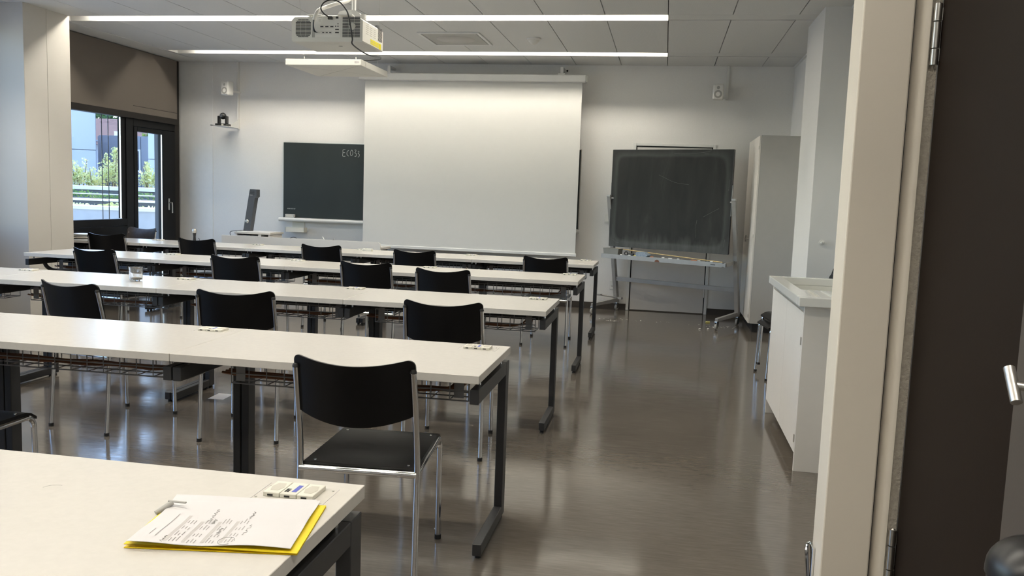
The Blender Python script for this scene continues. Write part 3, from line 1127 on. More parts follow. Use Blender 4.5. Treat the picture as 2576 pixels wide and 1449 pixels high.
# small white box on the front row
t = thing('remote_box', 'small white box on the front row left of the screen chair', 'box', (-3.055, 8.52, .74))
obj('case', bx(-.05, .05, -.022, .022, 0, .026, bev=.004), 'cream_plastic', t)
obj('button', bx(-.032, -.012, -.008, .008, .026, .028), 'grey_plastic', t)
tag(obj('label_strip', bx(-.80, -.745, 8.22, 8.238, .7402, .7408), 'bar_grey'), 'small grey sticker on the front row right end', 'sticker')
# sheet under the third row
tag(obj('floor_sheet', MB().box(-.052, .052, -.076, .076, .0005, .0012), 'paper', None, (-2.797, 5.036, 0), (0, 0, R(3))), 'white sheet of paper lying on the floor under the third row', 'paper')

# ------------------------------------------------------------------ front: wall board, screen, desk
t = thing('wall_blackboard', 'wide green black chalkboard on the front wall behind the screen', 'blackboard', (-4.99, D, 0))
obj('panel', bx(.006, 3.932, -.032, -.012, .985, 1.962), 'board_clean', t)
m = MB()
m.box(0, .006, -.034, -.002, .97, 1.968)
m.box(3.932, 3.94, -.034, -.002, .97, 1.968)
m.box(0, 3.94, -.034, -.002, 1.962, 1.969)
obj('edging', m, 'satin_steel', t)
m = MB()
m.tube([(-.035, -.075, .955), (3.955, -.075, .955)], .026, 14)
m.box(-.03, 3.95, -.09, -.002, .955, .975, bev=.002, seg=1)
obj('ledge', m, 'white_metal', t)
def stroke(m, pts, x, z, s, slant=0):
    m.tube(spline([(x + s * (p[0] + slant * p[1]), -.0335, z + s * p[1]) for p in pts], 5), .0028, 5)
m = MB()
x0, z0, s = .825, 1.805, .085
stroke(m, [(.42, 1.0), (.05, .95), (.02, .5), (.0, .02), (.42, .0)], x0, z0, s)
stroke(m, [(.03, .52), (.36, .56)], x0, z0, s)
stroke(m, [(.98, .92), (.72, .72), (.68, .3), (.95, .02)], x0, z0, s)
stroke(m, [(1.42, .98), (1.22, .6), (1.30, .14), (1.55, .22), (1.62, .68), (1.46, .98)], x0, z0, s)
stroke(m, [(1.88, .95), (2.12, .98), (2.08, .72), (1.95, .56), (2.18, .42), (2.16, .08), (1.92, .02)], x0, z0, s)
stroke(m, [(2.42, .80), (2.62, .82), (2.58, .58), (2.46, .46), (2.68, .32), (2.62, .02), (2.44, -.08)], x0, z0, s)
obj('chalk_writing', m, 'chalk_line', t)
m = MB()
for k in range(5):
    m.box(.062 + k * .023, .078 + k * .023, -.0335, -.032, 1.092, 1.099)
m.box(.06, .18, -.0335, -.032, 1.102, 1.104)
obj('maker_plate', m, 'grey_plastic', t)
t = thing('board_eraser', 'grey white eraser box on the wall blackboard ledge', 'eraser', (-4.875, D - .062, .976))
obj('body', bx(-.065, .065, -.022, .022, 0, .048, bev=.006), 'cabinet_grey', t)
obj('pad', bx(-.06, .075, -.02, .024, -.0005, .010), 'black_plastic', t)
obj('grip', bx(-.045, .05, -.0235, -.021, .018, .034), 'cream_plastic', t)
t = thing('chalk_holder', 'beige chalk tray on a bracket below the wall blackboard', 'tray', (-4.78, D, 0))
obj('bracket', bx(-.085, .085, -.012, -.001, .80, .93), 'cream_plastic', t)
m = MB()
m.prism([(-.14, -.11), (.125, -.11), (.125, -.012), (-.14, -.012)], .795, .800, 'z')
m.box(-.14, .125, -.11, -.106, .80, .855)
m.box(-.14, -.136, -.11, -.012, .80, .855)
m.box(.121, .125, -.11, -.012, .80, .855)
obj('bin', m, 'cream_plastic', t)

t = thing('projection_screen', 'white projection screen lowered over the wall blackboard', 'screen', (0, 10.40, 0))
m = MB()
m.box(-3.868, -1.012, -.06, .05, 2.752, 2.838, bev=.012, seg=3)
obj('casing', m, 'white_metal', t)
obj('end_cap', bx(-1.0115, -1.004, -.055, .045, 2.756, 2.834, bev=.002, seg=1), 'white_plastic', t)
obj('end_cap', bx(-3.876, -3.8685, -.055, .045, 2.756, 2.834, bev=.002, seg=1), 'white_plastic', t)
m = MB()
m.box(-3.800, -1.058, -.0015, .0, .69, 2.76)
obj('fabric', m, 'screen_cloth', t)
obj('bottom_bar', bx(-3.815, -1.043, -.014, .012, .652, .690, bev=.006), 'white_metal', t)
for x in (-3.50, -1.315):
    m = MB()
    m.box(x - .04, x + .04, -.03, .045, 2.839, 2.855, bev=.002, seg=1)
    m.box(x - .018, x + .018, .02, .05, 2.855, 2.94, bev=.002, seg=1)
    m.box(x - .018, x + .018, .05, .232, 2.90, 2.94, bev=.002, seg=1)
    obj('bracket', m, 'white_metal', t)
m = MB()
for x in (-3.575, -3.52, -1.275):
    m.lathe([(.0, .226), (.012, .228), (.012, .2335)], 12, (x, 0, 2.925), 'y')
obj('wall_plug', m, 'rubber', t)

t = thing('teacher_desk', 'long teacher desk with light grey front panel behind the front row', 'desk', (-4.24, 9.46, 0))
m = MB()
pr = [(-1.0, .06), (1.0, .06), (1.0, .735), (.992, .765), (.97, .778), (-1.0, .778)]
m.prism(pr, 0, .02)
obj('front_panel', m, 'cabinet_white', t)
obj('worktop', bx(-1.0, 1.02, .021, .325, .69, .718, bev=.002, seg=1), 'laminate', t)
for x in (-.98, .955):
    m = MB()
    m.box(x, x + .03, .04, .31, 0, .69)
    obj('leg', m, 'grey_steel', t)
# items on the desk
t = thing('desk_cable', 'black cable loop on the teacher desk', 'cable', (-4.42, 9.66, .718))
obj('loop', MB().tube([(.07 * math.cos(a), .03 * math.sin(a), .004 + .055 * max(0, math.sin(a))) for a in [2 * PI * k / 24 for k in range(24)]], .004, 6, closed=True), 'black_plastic', t)
t = thing('pen', 'white pen leaning up behind the teacher desk panel', 'pen', (-3.98, 9.60, .718))
obj('barrel', MB().tube([(.02, 0, .003), (-.03, 0, .085)], .005, 8), 'white_plastic', t)
t = thing('stylus', 'thin grey stylus leaning beside the white pen', 'stylus', (-3.90, 9.60, .718))
obj('barrel', MB().tube([(-.03, 0, .003), (.04, 0, .07)], .003, 8), 'cable_grey', t)

# visualiser cabinet and visualiser
t = thing('side_cabinet', 'low white cabinet with open shelf behind the teacher desk', 'cabinet', (-4.97, 10.0, 0))
m = MB()
m.box(-.29, .19, -.20, .18, .785, .805, bev=.002, seg=1)
obj('top', m, 'laminate', t)
m = MB()
m.box(-.28, -.26, -.18, .16, 0, .785)
m.box(.02, .06, -.18, .16, 0, .785)
m.box(.155, .175, -.18, .16, 0, .785)
m.box(-.26, .155, .14, .16, .02, .785)
m.box(-.26, .155, -.17, .14, .40, .42)
obj('carcass', m, 'cabinet_white', t)
obj('door', bx(-.26, .02, -.185, -.17, .03, .765, bev=.002, seg=1), 'cabinet_grey', t)
t = thing('visualiser', 'dark grey leaning visualiser column on the white side cabinet', 'document camera', (-5.12, 9.97, .805))
m = MB()
m.prism([(-.085, .003), (.005, .003), (.072, .425), (.094, .44), (.094, .530), (.006, .534), (-.001, .508)], -.045, .045)
ob = obj('column', m, 'dark_grey_plastic', t)
m = MB()
for k in range(3):
    m.box(.008 + k * .002, .066, -.0465, -.0449, .506 - k * .018, .513 - k * .018)
obj('vent', m, 'rubber', t)
obj('maker_plate', bx(.004, .042, -.0465, -.0449, .456, .463), 'bar_grey', t)
m = MB()
m.lathe([(.0, -.054), (.018, -.052), (.024, -.0451)], 16, (-.035, 0, .13), 'y')
obj('lamp_head', m, 'satin_steel', t)
obj('base_plate', bx(-.11, .33, -.16, .14, .0005, .008, bev=.002, seg=1), 'white_metal', t)
obj('cable', MB().tube(spline([(-.05, -.06, .02), (-.12, -.12, .012), (-.17, -.205, .0), (-.16, -.22, -.06)], 5), .004, 6), 'black_plastic', t)

# ------------------------------------------------------------------ projector and hanging array
t = thing('projector', 'white ceiling projector hanging on a pole, seen from behind', 'projector', (-2.285, 5.71, 2.356))
hw_, dp, hh = .250, .41, .160
m = MB()
m.prism([(-hw_, .006), (-hw_ + .006, 0), (hw_ - .006, 0), (hw_, .006), (hw_, hh - .022), (hw_ - .03, hh), (-hw_ + .02, hh), (-hw_, hh - .02)], -dp / 2, dp / 2)
# rear face lies towards the camera at y = -dp/2
body = obj('body', m, 'projector_white', t)
yb = -dp / 2
def slats(x0, x1, z0, z1, n, circle=None, parent=None, y=yb):
    m = MB()
    for k in range(n):
        z = z0 + (z1 - z0) * (k + .5) / n
        a, b = x0, x1
        if circle:
            cx, cz, rr = circle
            dz = abs(z - cz)
            if dz >= rr:
                continue
            hwid = min((x1 - x0) / 2, math.sqrt(rr * rr - dz * dz))
            a, b = cx - hwid, cx + hwid
        for (p, q_) in ((a, a + (b - a) * .32), (a + (b - a) * .34, a + (b - a) * .66), (a + (b - a) * .68, b)):
            m.box(p, q_, y - .0012, y + .004, z - (z1 - z0) / n * .3, z + (z1 - z0) / n * .3)
    return m
obj('vent', slats(-.222, -.115, .027, .146, 13, (-.1685, .0865, .066)), 'black_plastic', t)
obj('vent', slats(.109, .231, .027, .163, 14), 'black_plastic', t)
obj('fan_hub', MB().lathe([(.0, yb - .003), (.019, yb - .003), (.022, yb - .0013)], 20, (.178, 0, .100), 'y'), 'projector_white', t)
pp = obj('port_panel', bx(-.086, .096, yb - .0008, yb + .002, .027, .163), 'white_plastic', t)
obj('plug', bx(.010, .040, yb - .018, yb - .0009, .142, .163, bev=.002, seg=1), 'black_plastic', pp)
def port(x0, x1, z0, z1):
    obj('port', bx(x0, x1, yb - .0016, yb - .0008, z0, z1), 'black_plastic', pp)
port(.061, .080, .149, .164)
for x in (-.047, -.012, .023):
    port(x, x + .022, .094, .101)
for x in (-.034, -.009, .016):
    port(x, x + .015, .056, .062)
for (x, z) in ((.058, .096), (.074, .096), (.074, .112)):
    port(x, x + .007, z, z + .007)
port(.058, .084, .075, .083)
port(.058, .084, .055, .063)
m = MB()
for (x0_, x1_, z) in ((-.060, -.036, .155), (-.060, -.042, .143), (-.060, -.044, .133)):
    m.box(x0_, x1_, yb - .0012, yb - .0008, z, z + .003)
m.box(-.052, .048, yb - .0012, yb - .0008, .088, .0895)
m.box(-.052, .048, yb - .0012, yb - .0008, .1055, .107)
m.box(-.040, .036, yb - .0012, yb - .0008, .050, .0515)
m.box(-.040, .036, yb - .0012, yb - .0008, .066, .0675)
lt_ = obj('lettering', m, 'print_grey', pp)
lt_['kind'] = 'stuff'
obj('panel_edge', bx(-.104, -.0865, yb - .0010, yb + .001, .027, .163), 'grey_plastic', t)
xr = hw_
m = MB()
for k in range(12):
    z = .062 + k * .0078
    m.box(xr - .004, xr + .001, .10, .185, z, z + .0042)
obj('side_vent', m, 'black_plastic', t)
m = MB()
m.box(xr - .001, xr + .0008, -.05, .115, .012, .046)
m.box(xr - .001, xr + .0008, .12, .165, .008, .046)
obj('warning_label', m, 'yellow_label', t)
m = MB()
for k in range(6):
    m.box(xr - .001, xr + .0012, -.04 + (k % 3) * .055, .0 + (k % 3) * .055, .018 + (k // 3) * .014, .021 + (k // 3) * .014)
for k in range(16):
    m.box(xr - .001, xr + .0008, -.14 + (k % 3) * .075, -.14 + (k % 3) * .075 + .05, .065 + (k // 3) * .013, .068 + (k // 3) * .013)
obj('lettering', m, 'print_grey', t)
obj('lens_cap', MB().lathe([(.0, .03), (.045, .03), (.048, .0), (.048, -.03)], 24, (.12, dp / 2 + .02, .08), 'y'), 'dark_grey_plastic', t)
obj('focus_knob', MB().lathe([(.0, hh + .028), (.018, hh + .028), (.018, hh), (.0, hh)], 16, (.215, .17, -.012)), 'dark_grey_plastic', t)
m = MB()
m.box(-.055, .055, yb + .08, yb + .082, -.0006, .0)
obj('bottom_seam', m, 'print_grey', t)
obj('adjuster', MB().lathe([(.0, -.002), (.014, -.002), (.014, .0)], 16, (.03, yb + .17, 0)), 'grey_plastic', t)
# mount
m = MB()
m.box(-.155, .155, -.13, .12, hh + .018, hh + .024, bev=.002, seg=1)
for s in (-1, 1):
    m.tube([(s * .15, -.17, hh + .003), (s * .13, -.13, hh + .02)], .006, 6)
    m.tube([(s * .15, .15, hh + .003), (s * .13, .11, hh + .02)], .006, 6)
m.box(-.15, -.05, -.19, -.15, hh + .014, hh + .022, bev=.002, seg=1)
m.box(.06, .17, -.19, -.15, hh + .014, hh + .022, bev=.002, seg=1)
obj('mount_frame', m, 'white_metal', t)
m = MB()
m.prism([(.0, hh + .024), (.19, hh + .024), (.165, hh + .06), (.13, hh + .08), (.08, hh + .08), (.02, hh + .07)], -.045, .045)
m.lathe([(.0, hh + .022), (.02, hh + .022), (.02, hh + .05), (.0, hh + .05)], 16, (.19, -.03, 0))
obj('mount_head', m, 'white_metal', t)
obj('pole', MB().tube([(.109, 0, hh + .08), (.109, 0, H - 2.356 + .002)], .0145, 16), 'white_metal', t)
m = MB()
m.tube(spline([(.095, .02, .36), (.078, -.04, .30), (.033, -.12, .265), (-.02, -.17, .232), (-.05, yb - .03, .195), (-.068, yb - .045, .150), (-.071, yb - .045, .132)], 5), .0125, 10)
obj('cable_sleeve', m, 'white_plastic', t)
for k, (dx, mt) in enumerate(((0, 'black_plastic'), (.004, 'white_plastic'), (-.004, 'black_plastic'))):
    obj('cable', MB().tube(spline([(-.071 + dx, yb - .045, .136), (-.076 + dx, yb - .04, .095), (-.070 + dx * 2, yb - .03, .062), (-.046 + dx * 4, yb - .01, .059)], 4), .0036, 6), mt, t)
m = MB()
m.tube(spline([(.02, yb - .016, .155), (-.012, yb - .035, .178), (-.028, yb - .04, .208), (-.01, yb - .045, .240), (.033, yb - .05, .258), (.07, yb - .05, .258), (.113, yb - .05, .240), (.149, yb - .05, .20), (.167, yb - .05, .165), (.185, yb - .05, .087), (.198, yb - .05, .011), (.203, yb - .045, -.03), (.20, .05, -.045), (.16, .42, .0), (.07, .62, .0135), (-.08, .66, .0135), (-.24, .66, .0135)], 6), .0048, 8)
obj('power_cable', m, 'black_plastic', t)

t = thing('microphone_array', 'square white panel hanging on wires in front of the projector screen', 'panel', (-2.637, 6.58, 2.318))
a = .306
m = MB()
m.box(-a, a, -.30, .33, 0, .046, bev=.002, seg=1)
obj('body', m, 'projector_white', t)
m = MB()
m.quad((-a + .03, -.27, -.0006), (-a + .035, -.272, -.0006), (a - .03, .30, -.0006), (a - .035, .302, -.0006))
m.quad((a - .03, -.27, -.0006), (a - .035, -.272, -.0006), (-a + .03, .30, -.0006), (-a + .035, .302, -.0006))
obj('seam', m, 'print_grey', t)
obj('label_plate', bx(a - .05, a - .015, -.3012, -.2995, .020, .032), 'bar_grey', t)
for (x, y) in ((-a + .12, -.22), (a - .07, -.22), (-a + .12, .26), (a - .07, .26)):
    m = MB()
    m.tube([(x, y, .05), (x - .06 * (1 if x < 0 else -.3), y, H - 2.318)], .0011, 5)
    m.lathe([(.0045, .046), (.0045, .066), (.002, .075)], 10, (x, y, 0))
    obj('hanger_wire', m, 'satin_steel', t)

# ------------------------------------------------------------------ speakers, conduits, camera
def speaker(x, y, z, rz, label):
    t = thing('loudspeaker', label, 'loudspeaker', (x, y, z), rz, 'white loudspeakers on the front wall')
    m = MB()
    m.box(-.062, .062, -.055, .055, -.09, .09, bev=.018, seg=4)
    obj('cabinet', m, 'white_plastic', t)
    obj('woofer', MB().lathe([(.0, -.054), (.03, -.0552), (.042, -.0575), (.046, -.0548)], 24, (0, 0, -.030), 'y'), 'grey_plastic', t)
    obj('tweeter', MB().lathe([(.0, -.0575), (.009, -.0568), (.016, -.0560), (.018, -.0548)], 18, (0, 0, .045), 'y'), 'grey_plastic', t)
    return t
sp1 = speaker(-5.70, 10.44, 2.63, R(-14), 'white loudspeaker on the front wall left, above the camera shelf')
obj('wall_arm', MB().tube([(.0, .055, -.03), (.05, .12, -.03), (.05, .19, -.03)], .012, 8), 'white_plastic', sp1)
sp2 = speaker(.545, 10.44, 2.67, R(-6), 'white loudspeaker on the front wall right, above the mobile blackboard')
obj('wall_arm', MB().tube([(.0, .055, -.03), (.05, .12, -.05), (.06, .19, -.05)], .012, 8), 'white_plastic', sp2)
tag(obj('cable_duct', bx(-5.655, -5.628, D - .03, D, 2.12, H, bev=.002, seg=1), 'white_plastic'), 'white cable duct on the front wall left, down to the camera shelf', 'cable duct')
tag(obj('cable_duct', bx(.640, .668, D - .03, D, 2.60, H, bev=.002, seg=1), 'white_plastic'), 'white cable duct on the front wall right, down to the loudspeaker', 'cable duct')
t = thing('wall_shelf', 'small white metal shelf carrying the black camera', 'shelf', (-5.66, D - .002, 2.13))
m = MB()
m.box(-.13, .04, -.40, -.03, 0, .005, bev=.001, seg=1)
m.prism([(-.03, .0), (-.30, .0), (-.03, .12)], .03, .034, 'x')
obj('bracket', m, 'white_metal', t)
m = MB()
for z in (.03, .10):
    m.lathe([(.0, -.032), (.006, -.032), (.006, -.0285)], 8, (.02, 0, z), 'y')
obj('bolt', m, 'satin_steel', t)
t = thing('conference_camera', 'black pan tilt camera on the small wall shelf', 'camera', (-5.70, 10.33, 2.136))
obj('base', bx(-.075, .075, -.07, .07, 0, .03, bev=.006), 'black_plastic', t)
m = MB()
m.box(-.065, -.04, -.03, .03, .03, .13, bev=.008)
m.box(.04, .065, -.03, .03, .03, .13, bev=.008)
obj('yoke', m, 'black_plastic', t)
obj('head', MB().lathe([(.0, .045)] + [(.043 * math.sin(a_), .043 * math.cos(a_)) for a_ in [PI * k / 10 for k in range(1, 10)]] + [(.0, -.045)], 20, (0, 0, .13), 'y'), 'black_plastic', t)
obj('lens', MB().lathe([(.0, -.052), (.02, -.05), (.022, -.036)], 20, (0, 0, .13), 'y'), 'dark_grey_plastic', t)
obj('connector', bx(.02, .045, -.078, -.0705, .004, .022), 'cream_plastic', t)
tag(obj('remote_control', bx(-5.83, -5.80, 10.24, 10.36, 2.1355, 2.146, bev=.002, seg=1), 'black_plastic'), 'black remote at the left edge of the camera shelf', 'remote')

# switches and sockets
t = thing('light_switch', 'small white switch on the front wall left of mobile blackboard', 'switch', (-.70, D, 1.13))
obj('plate', bx(-.035, .035, -.012, -.001, -.055, .055, bev=.003), 'white_plastic', t)
obj('rocker', bx(-.022, .022, -.016, -.012, -.04, .04, bev=.002, seg=1), 'white_plastic', t)
t = thing('wall_socket', 'white wall socket low on the front wall behind mobile board leg', 'socket', (-.575, D, .305))
obj('plate', bx(-.055, .055, -.012, -.001, -.055, .055, bev=.004), 'white_plastic', t)
m = MB()
for a_ in (PI / 2, PI / 2 + 2.1, PI / 2 - 2.1):
    for d_ in (-.009, .009, 0):
        m.lathe([(.0, -.0135), (.004, -.0135), (.004, -.012)], 8, (.026 * math.cos(a_) + d_, 0, .026 * math.sin(a_)), 'y')
obj('pin_hole', m, 'rubber', t)

# ------------------------------------------------------------------ mobile blackboard
ang = R(-26.63)
MBR = thing('mobile_blackboard', 'chalk smeared blackboard on a grey wheeled stand', 'blackboard', (-.626, 10.335, 0), ang)
pn = obj('panel', bx(0, 1.512, -.016, .016, 0, 1.146), 'board_smeared', MBR, (-.012, 0, .812))
m = MB()
m.box(-.004, 0, -.017, .017, 0, 1.146)
m.box(1.512, 1.516, -.017, .017, 0, 1.146)
m.box(0, 1.512, -.017, .017, -.004, 0)
m.box(0, 1.512, -.017, .017, 1.146, 1.150)
obj('edging', m, 'grey_steel', pn)
for x in (-.0105, 1.517):
    obj('slide_rail', bx(x, x + .006, -.012, .012, .42, .76), 'zinc_steel', pn)
ck = MB()
for pts in ([(.80, 1.105), (.98, 1.10), (1.15, 1.115), (1.25, 1.135)], [(1.20, .40), (1.28, .445), (1.38, .50)], [(.05, .10), (.035, .18), (.03, .26)], [(.05, .08), (.09, .05), (.13, .045)],
            [(1.46, .08), (1.47, .16)], [(1.478, .70), (1.483, .78), (1.487, .82)], [(.62, .86), (.82, .78), (1.0, .755)], [(1.17, 1.10), (1.22, 1.10)], [(1.12, .16), (1.11, .26), (1.125, .36)]):
    ck.tube(spline([(p[0], -.0163, p[1]) for p in pts], 5), .0009, 4)
obj('chalk_mark', ck, 'chalk_faint', pn)
for s_, nm in ((-.030, 'l'), (1.545, 'r')):
    m = MB()
    p_top, p_bot = (-.03, 1.405), (.262, .13)
    d_ = .02
    m.prism([(p_top[0] - d_, p_top[1]), (p_top[0] + d_, p_top[1]), (p_bot[0] + d_ + .01, p_bot[1]), (p_bot[0] - d_ - .01, p_bot[1])], s_ - .022, s_ + .022, 'x')
    m.box(s_ - .025, s_ + .025, -.055, -.005, 1.40, 1.425, bev=.003, seg=1)
    obj('post', m, 'zinc_steel', MBR)
    sg = 1 if s_ < 0 else -1
    obj('pivot', MB().tube([(s_, -.02, 1.385), (s_ + sg * .05, -.005, 1.385)], .014, 10), 'zinc_steel', MBR)
    m = MB()
    m.prism([(-.315, .098), (-.315, .128), (.30, .150), (.30, .098)], s_ - .017, s_ + .017, 'x')
    ft = obj('foot', m, 'zinc_steel', MBR)
    for y in (-.30, .285):
        m = MB()
        m.lathe([(.012, -.011), (.033, -.011), (.036, -.006), (.036, .006), (.033, .011), (.012, .011)], 18, (s_, y - .012, .036), 'x')
        cw = obj('castor', m, 'grey_plastic', MBR)
        m = MB()
        m.lathe([(.0, -.0125), (.016, -.0125), (.016, .0125), (.0, .0125)], 12, (s_, y - .012, .036), 'x')
        m.box(s_ - .016, s_ - .013, y - .03, y + .016, .034, .085, bev=.001, seg=1)
        m.box(s_ + .013, s_ + .016, y - .03, y + .016, .034, .085, bev=.001, seg=1)
        m.box(s_ - .016, s_ + .016, y - .03, y + .016, .082, .098, bev=.002, seg=1)
        obj('fork', m, 'chrome', cw)
m = MB()
m.box(-.012, 1.527, .185, .215, .375, .425, bev=.002, seg=1)
obj('crossbar', m, 'zinc_steel', MBR)
m = MB()
m.box(-.035, 1.50, -.150, -.146, .672, .722)
m.box(-.035, 1.50, -.146, -.03, .712, .716)
m.box(-.035, -.031, -.146, -.03, .69, .722)
m.box(1.496, 1.50, -.146, -.03, .69, .722)
m.box(-.035, 1.50, -.034, -.03, .69, .710)
tro = obj('tray', m, 'zinc_steel', MBR)
m = MB()
for s_ in (-.024, 1.532):
    m.prism([(-.148, .675), (-.148, .72), (.145, .74), (.145, .70)], s_ - .008, s_ + .008, 'x')
m.box(1.50, 1.54, -.15, -.12, .68, .715)
obj('tray_bracket', m, 'zinc_steel', MBR)
m = MB()
m.prism([(.71 + .03 * math.cos(a_), .673 + .027 * math.sin(a_)) for a_ in [PI * k / 12 for k in range(13)]], -.1512, -.150)
obj('sticker', m, 'cable_brown', MBR)
obj('tray_slot', bx(1.365, 1.42, -.1515, -.1495, .690, .698), 'black_plastic', MBR)
m = MB()
m.tube([(.03, .26, .155), (-.19, .13, .185)], .009, 8)
m.box(-.24, -.17, .095, .155, .178, .196, bev=.004)
m.box(.0, .05, .235, .285, .14, .165, bev=.003)
obj('brake_pedal', m, 'zinc_steel', MBR)
# things in its tray, given in the board's own frame
cosA, sinA = math.cos(ang), math.sin(ang)
def bl(s_, n_, z):
    return (-.626 + s_ * cosA - n_ * sinA, 10.335 + s_ * sinA + n_ * cosA, z)
t = thing('chalk_box', 'grey open plastic box on the left end of mobile board tray', 'box', bl(.088, -.088, .7165), ang)
m = MB()
m.prism([(-.095, 0), (.095, 0), (.105, .070), (-.105, .070)], -.052, .052)
obj('tub', m, 'box_grey', t)
obj('rim', bx(-.108, .108, -.055, .055, .0695, .0745, bev=.002, seg=1), 'box_grey', t)
t = thing('sponge', 'blue grey sponge wedge in the mobile board tray', 'sponge', bl(.50, -.09, .7162), ang + R(-5))
m = MB()
m.prism([(-.080, .004), (-.07, .0), (.05, .0), (.085, .018), (.075, .03), (.02, .056), (-.06, .056), (-.085, .04)], -.04, .04)
obj('block', m, 'sponge', t)
t = thing('clip_roll', 'black round clip lying in the mobile board tray', 'clip', bl(.27, -.09, .7162), ang)
obj('ring', MB().tube([(.02 * math.cos(a_), .0, .024 + .02 * math.sin(a_)) for a_ in [2 * PI * k / 16 for k in range(16)]], .006, 8, closed=True), 'black_plastic', t)
obj('tail', bx(.025, .10, -.012, .02, .0, .028, bev=.006), 'black_plastic', t)
t = thing('pointer_stick', 'long thin bamboo pointer lying along the mobile board tray', 'pointer', (0, 0, 0))
pts = [bl(.10, -.028, .790), bl(.45, -.032, .768), bl(.80, -.042, .752), bl(1.15, -.055, .736), bl(1.47, -.07, .7225)]
obj('cane', MB().tube(spline(pts, 4), .006, 8), 'bamboo', t)
rnd = random.Random(5)
CK = [(.22, 'chalk_white', .02, 'short white chalk stub beside the grey box in the tray'), (.33, 'chalk_white', .03, 'white chalk beside the black clip in the tray'), (.415, 'chalk_yellow', .05, 'pale yellow chalk left of the sponge in the tray'),
      (.625, 'chalk_orange', .04, 'orange chalk right of the sponge in the tray'), (.77, 'chalk_white', .03, 'white chalk at the middle of the tray'), (.86, 'chalk_white', .045, 'white chalk right of the tray middle'),
      (.96, 'chalk_white', .03, 'bright white chalk stub past the tray middle'), (1.15, 'chalk_orange', .07, 'long orange chalk near the right tray end'), (1.215, 'chalk_white', .03, 'white chalk beside the long orange chalk'), (1.36, 'chalk_white', .03, 'white chalk stub at the right tray end')]
for (s_, mt, L, lab) in CK:
    a_ = ang + rnd.uniform(-.2, .2)
    o_ = obj('chalk', MB().lathe([(.0, -L / 2), (.0065, -L / 2), (.0065, L / 2), (.0, L / 2)], 10, (0, 0, 0), 'x'), mt, None, bl(s_, -.118, .711), (0, 0, a_))
    o_.location.z = .7228
    tag(o_, lab, 'chalk', 'chalk in the mobile board tray')
for (x, y, mt, L, lab) in ((.553, 9.91, 'chalk_yellow', .05, 'yellow chalk on the floor under the mobile board'), (.441, 9.345, 'chalk_white', .018, 'white chalk stub on the floor left of the castor'), (.532, 9.379, 'chalk_white', .018, 'white chalk stub on the floor close to the castor')):
    o_ = obj('chalk', MB().lathe([(.0, -L / 2), (.007, -L / 2), (.007, L / 2), (.0, L / 2)], 10, (0, 0, 0), 'x'), mt, None, (x, y, .0075), (0, 0, .3))
    tag(o_, lab, 'chalk', 'chalk dropped on the floor')
m = MB()
for k in range(40):
    x, y = -.5 + rnd.uniform(-.25, 1.35), 0
    y = 9.72 + .02 * math.sin(x * 9) + rnd.uniform(-.08, .08) - .1 * x
    r_c = rnd.uniform(.003, .009)
    m.lathe([(.0, .0012), (r_c, .0010), (r_c, .0002)], 6, (x, y, 0))
for k in range(26):
    x, y = -.52 + rnd.uniform(-.07, .07), 9.60 + rnd.uniform(-.02, .02)
    r_c = rnd.uniform(.003, .011)
    m.lathe([(.0, .0013), (r_c, .0011), (r_c * .9, .0002)], 5, (x, y, 0))
o_ = obj('chalk_crumbs', m, 'chalk_white')
tag(o_, 'white chalk crumbs scattered on the floor under the mobile board', 'chalk crumbs', None, 'stuff')
tag(obj('paper_scrap', MB().box(-.004, .004, -.008, .008, .0002, .002), 'paper', None, (-.86, 3.27, 0), (0, 0, .5)), 'tiny white scrap on the floor inside the table foot', 'scrap')

# ------------------------------------------------------------------ tall cabinet
t = thing('tall_cabinet', 'tall light grey cupboard in the right front corner', 'cabinet', (.94, 9.33, 0))
W_, D_ = .46, 1.12
obj('plinth', bx(.05, W_, .05, D_, 0, .10), 'black_plastic', t)
obj('carcass', bx(.019, W_, 0, D_, .10, 2.095, bev=.001, seg=1), 'cabinet_grey', t)
for k, (y0, y1) in enumerate(((.002, D_ / 2 - .002), (D_ / 2 + .002, D_ - .002))):
    dr = obj('door', bx(0, .018, y0, y1, .102, 2.093, bev=.0015, seg=1), 'cabinet_white', t)
    if k == 0:
        m = MB()
        for z in (.16, 1.02, 1.95):
            m.box(-.004, .003, .004, .04, z, z + .035)
        obj('hinge', m, 'satin_steel', dr)
m = MB()
m.tube([(0, D_ / 2 - .04, .99), (-.028, D_ / 2 - .04, .99)], .007, 8)
m.tube([(-.03, D_ / 2 - .04, .955), (-.036, D_ / 2 - .04, .99), (-.03, D_ / 2 - .04, 1.025)], .007, 8)
obj('handle', m, 'satin_steel', t)

# ------------------------------------------------------------------ sink unit
t = thing('sink_unit', 'white sink cabinet standing along the right wall', 'sink cabinet', (.69, 4.435, 0))
L_ = 1.265
m = MB()
m.box(.04, .058, .065, L_ + .06, .0, .872)         # hidden front backing
cb_ = MB()
cb_.box(.039, .60, .062, .080, 0, .868, bev=.001, seg=1)
cb_.box(.039, .60, L_ + .045, L_ + .063, 0, .868, bev=.001, seg=1)
cb_.box(.06, .60, .08, L_ + .045, .08, .098)
cb_.box(.58, .60, .08, L_ + .045, .08, .868)
obj('carcass', cb_, 'cabinet_white', t)
m.bm.free()
for (y0, y1) in ((.082, .665), (.669, L_ + .042)):
    dr = obj('door', bx(.038, .056, y0, y1, .095, .832, bev=.0012, seg=1), 'cabinet_white', t)
    if y0 < .1:
        h = MB()
        h.box(.034, .040, y0 - .003, y0 + .012, .665, .705)
        h.box(.034, .040, y0 - .003, y0 + .012, .15, .19)
        obj('hinge', h, 'satin_steel', dr)
obj('finger_rail', bx(.045, .06, .08, L_ + .045, .835, .868), 'grey_plastic', t)
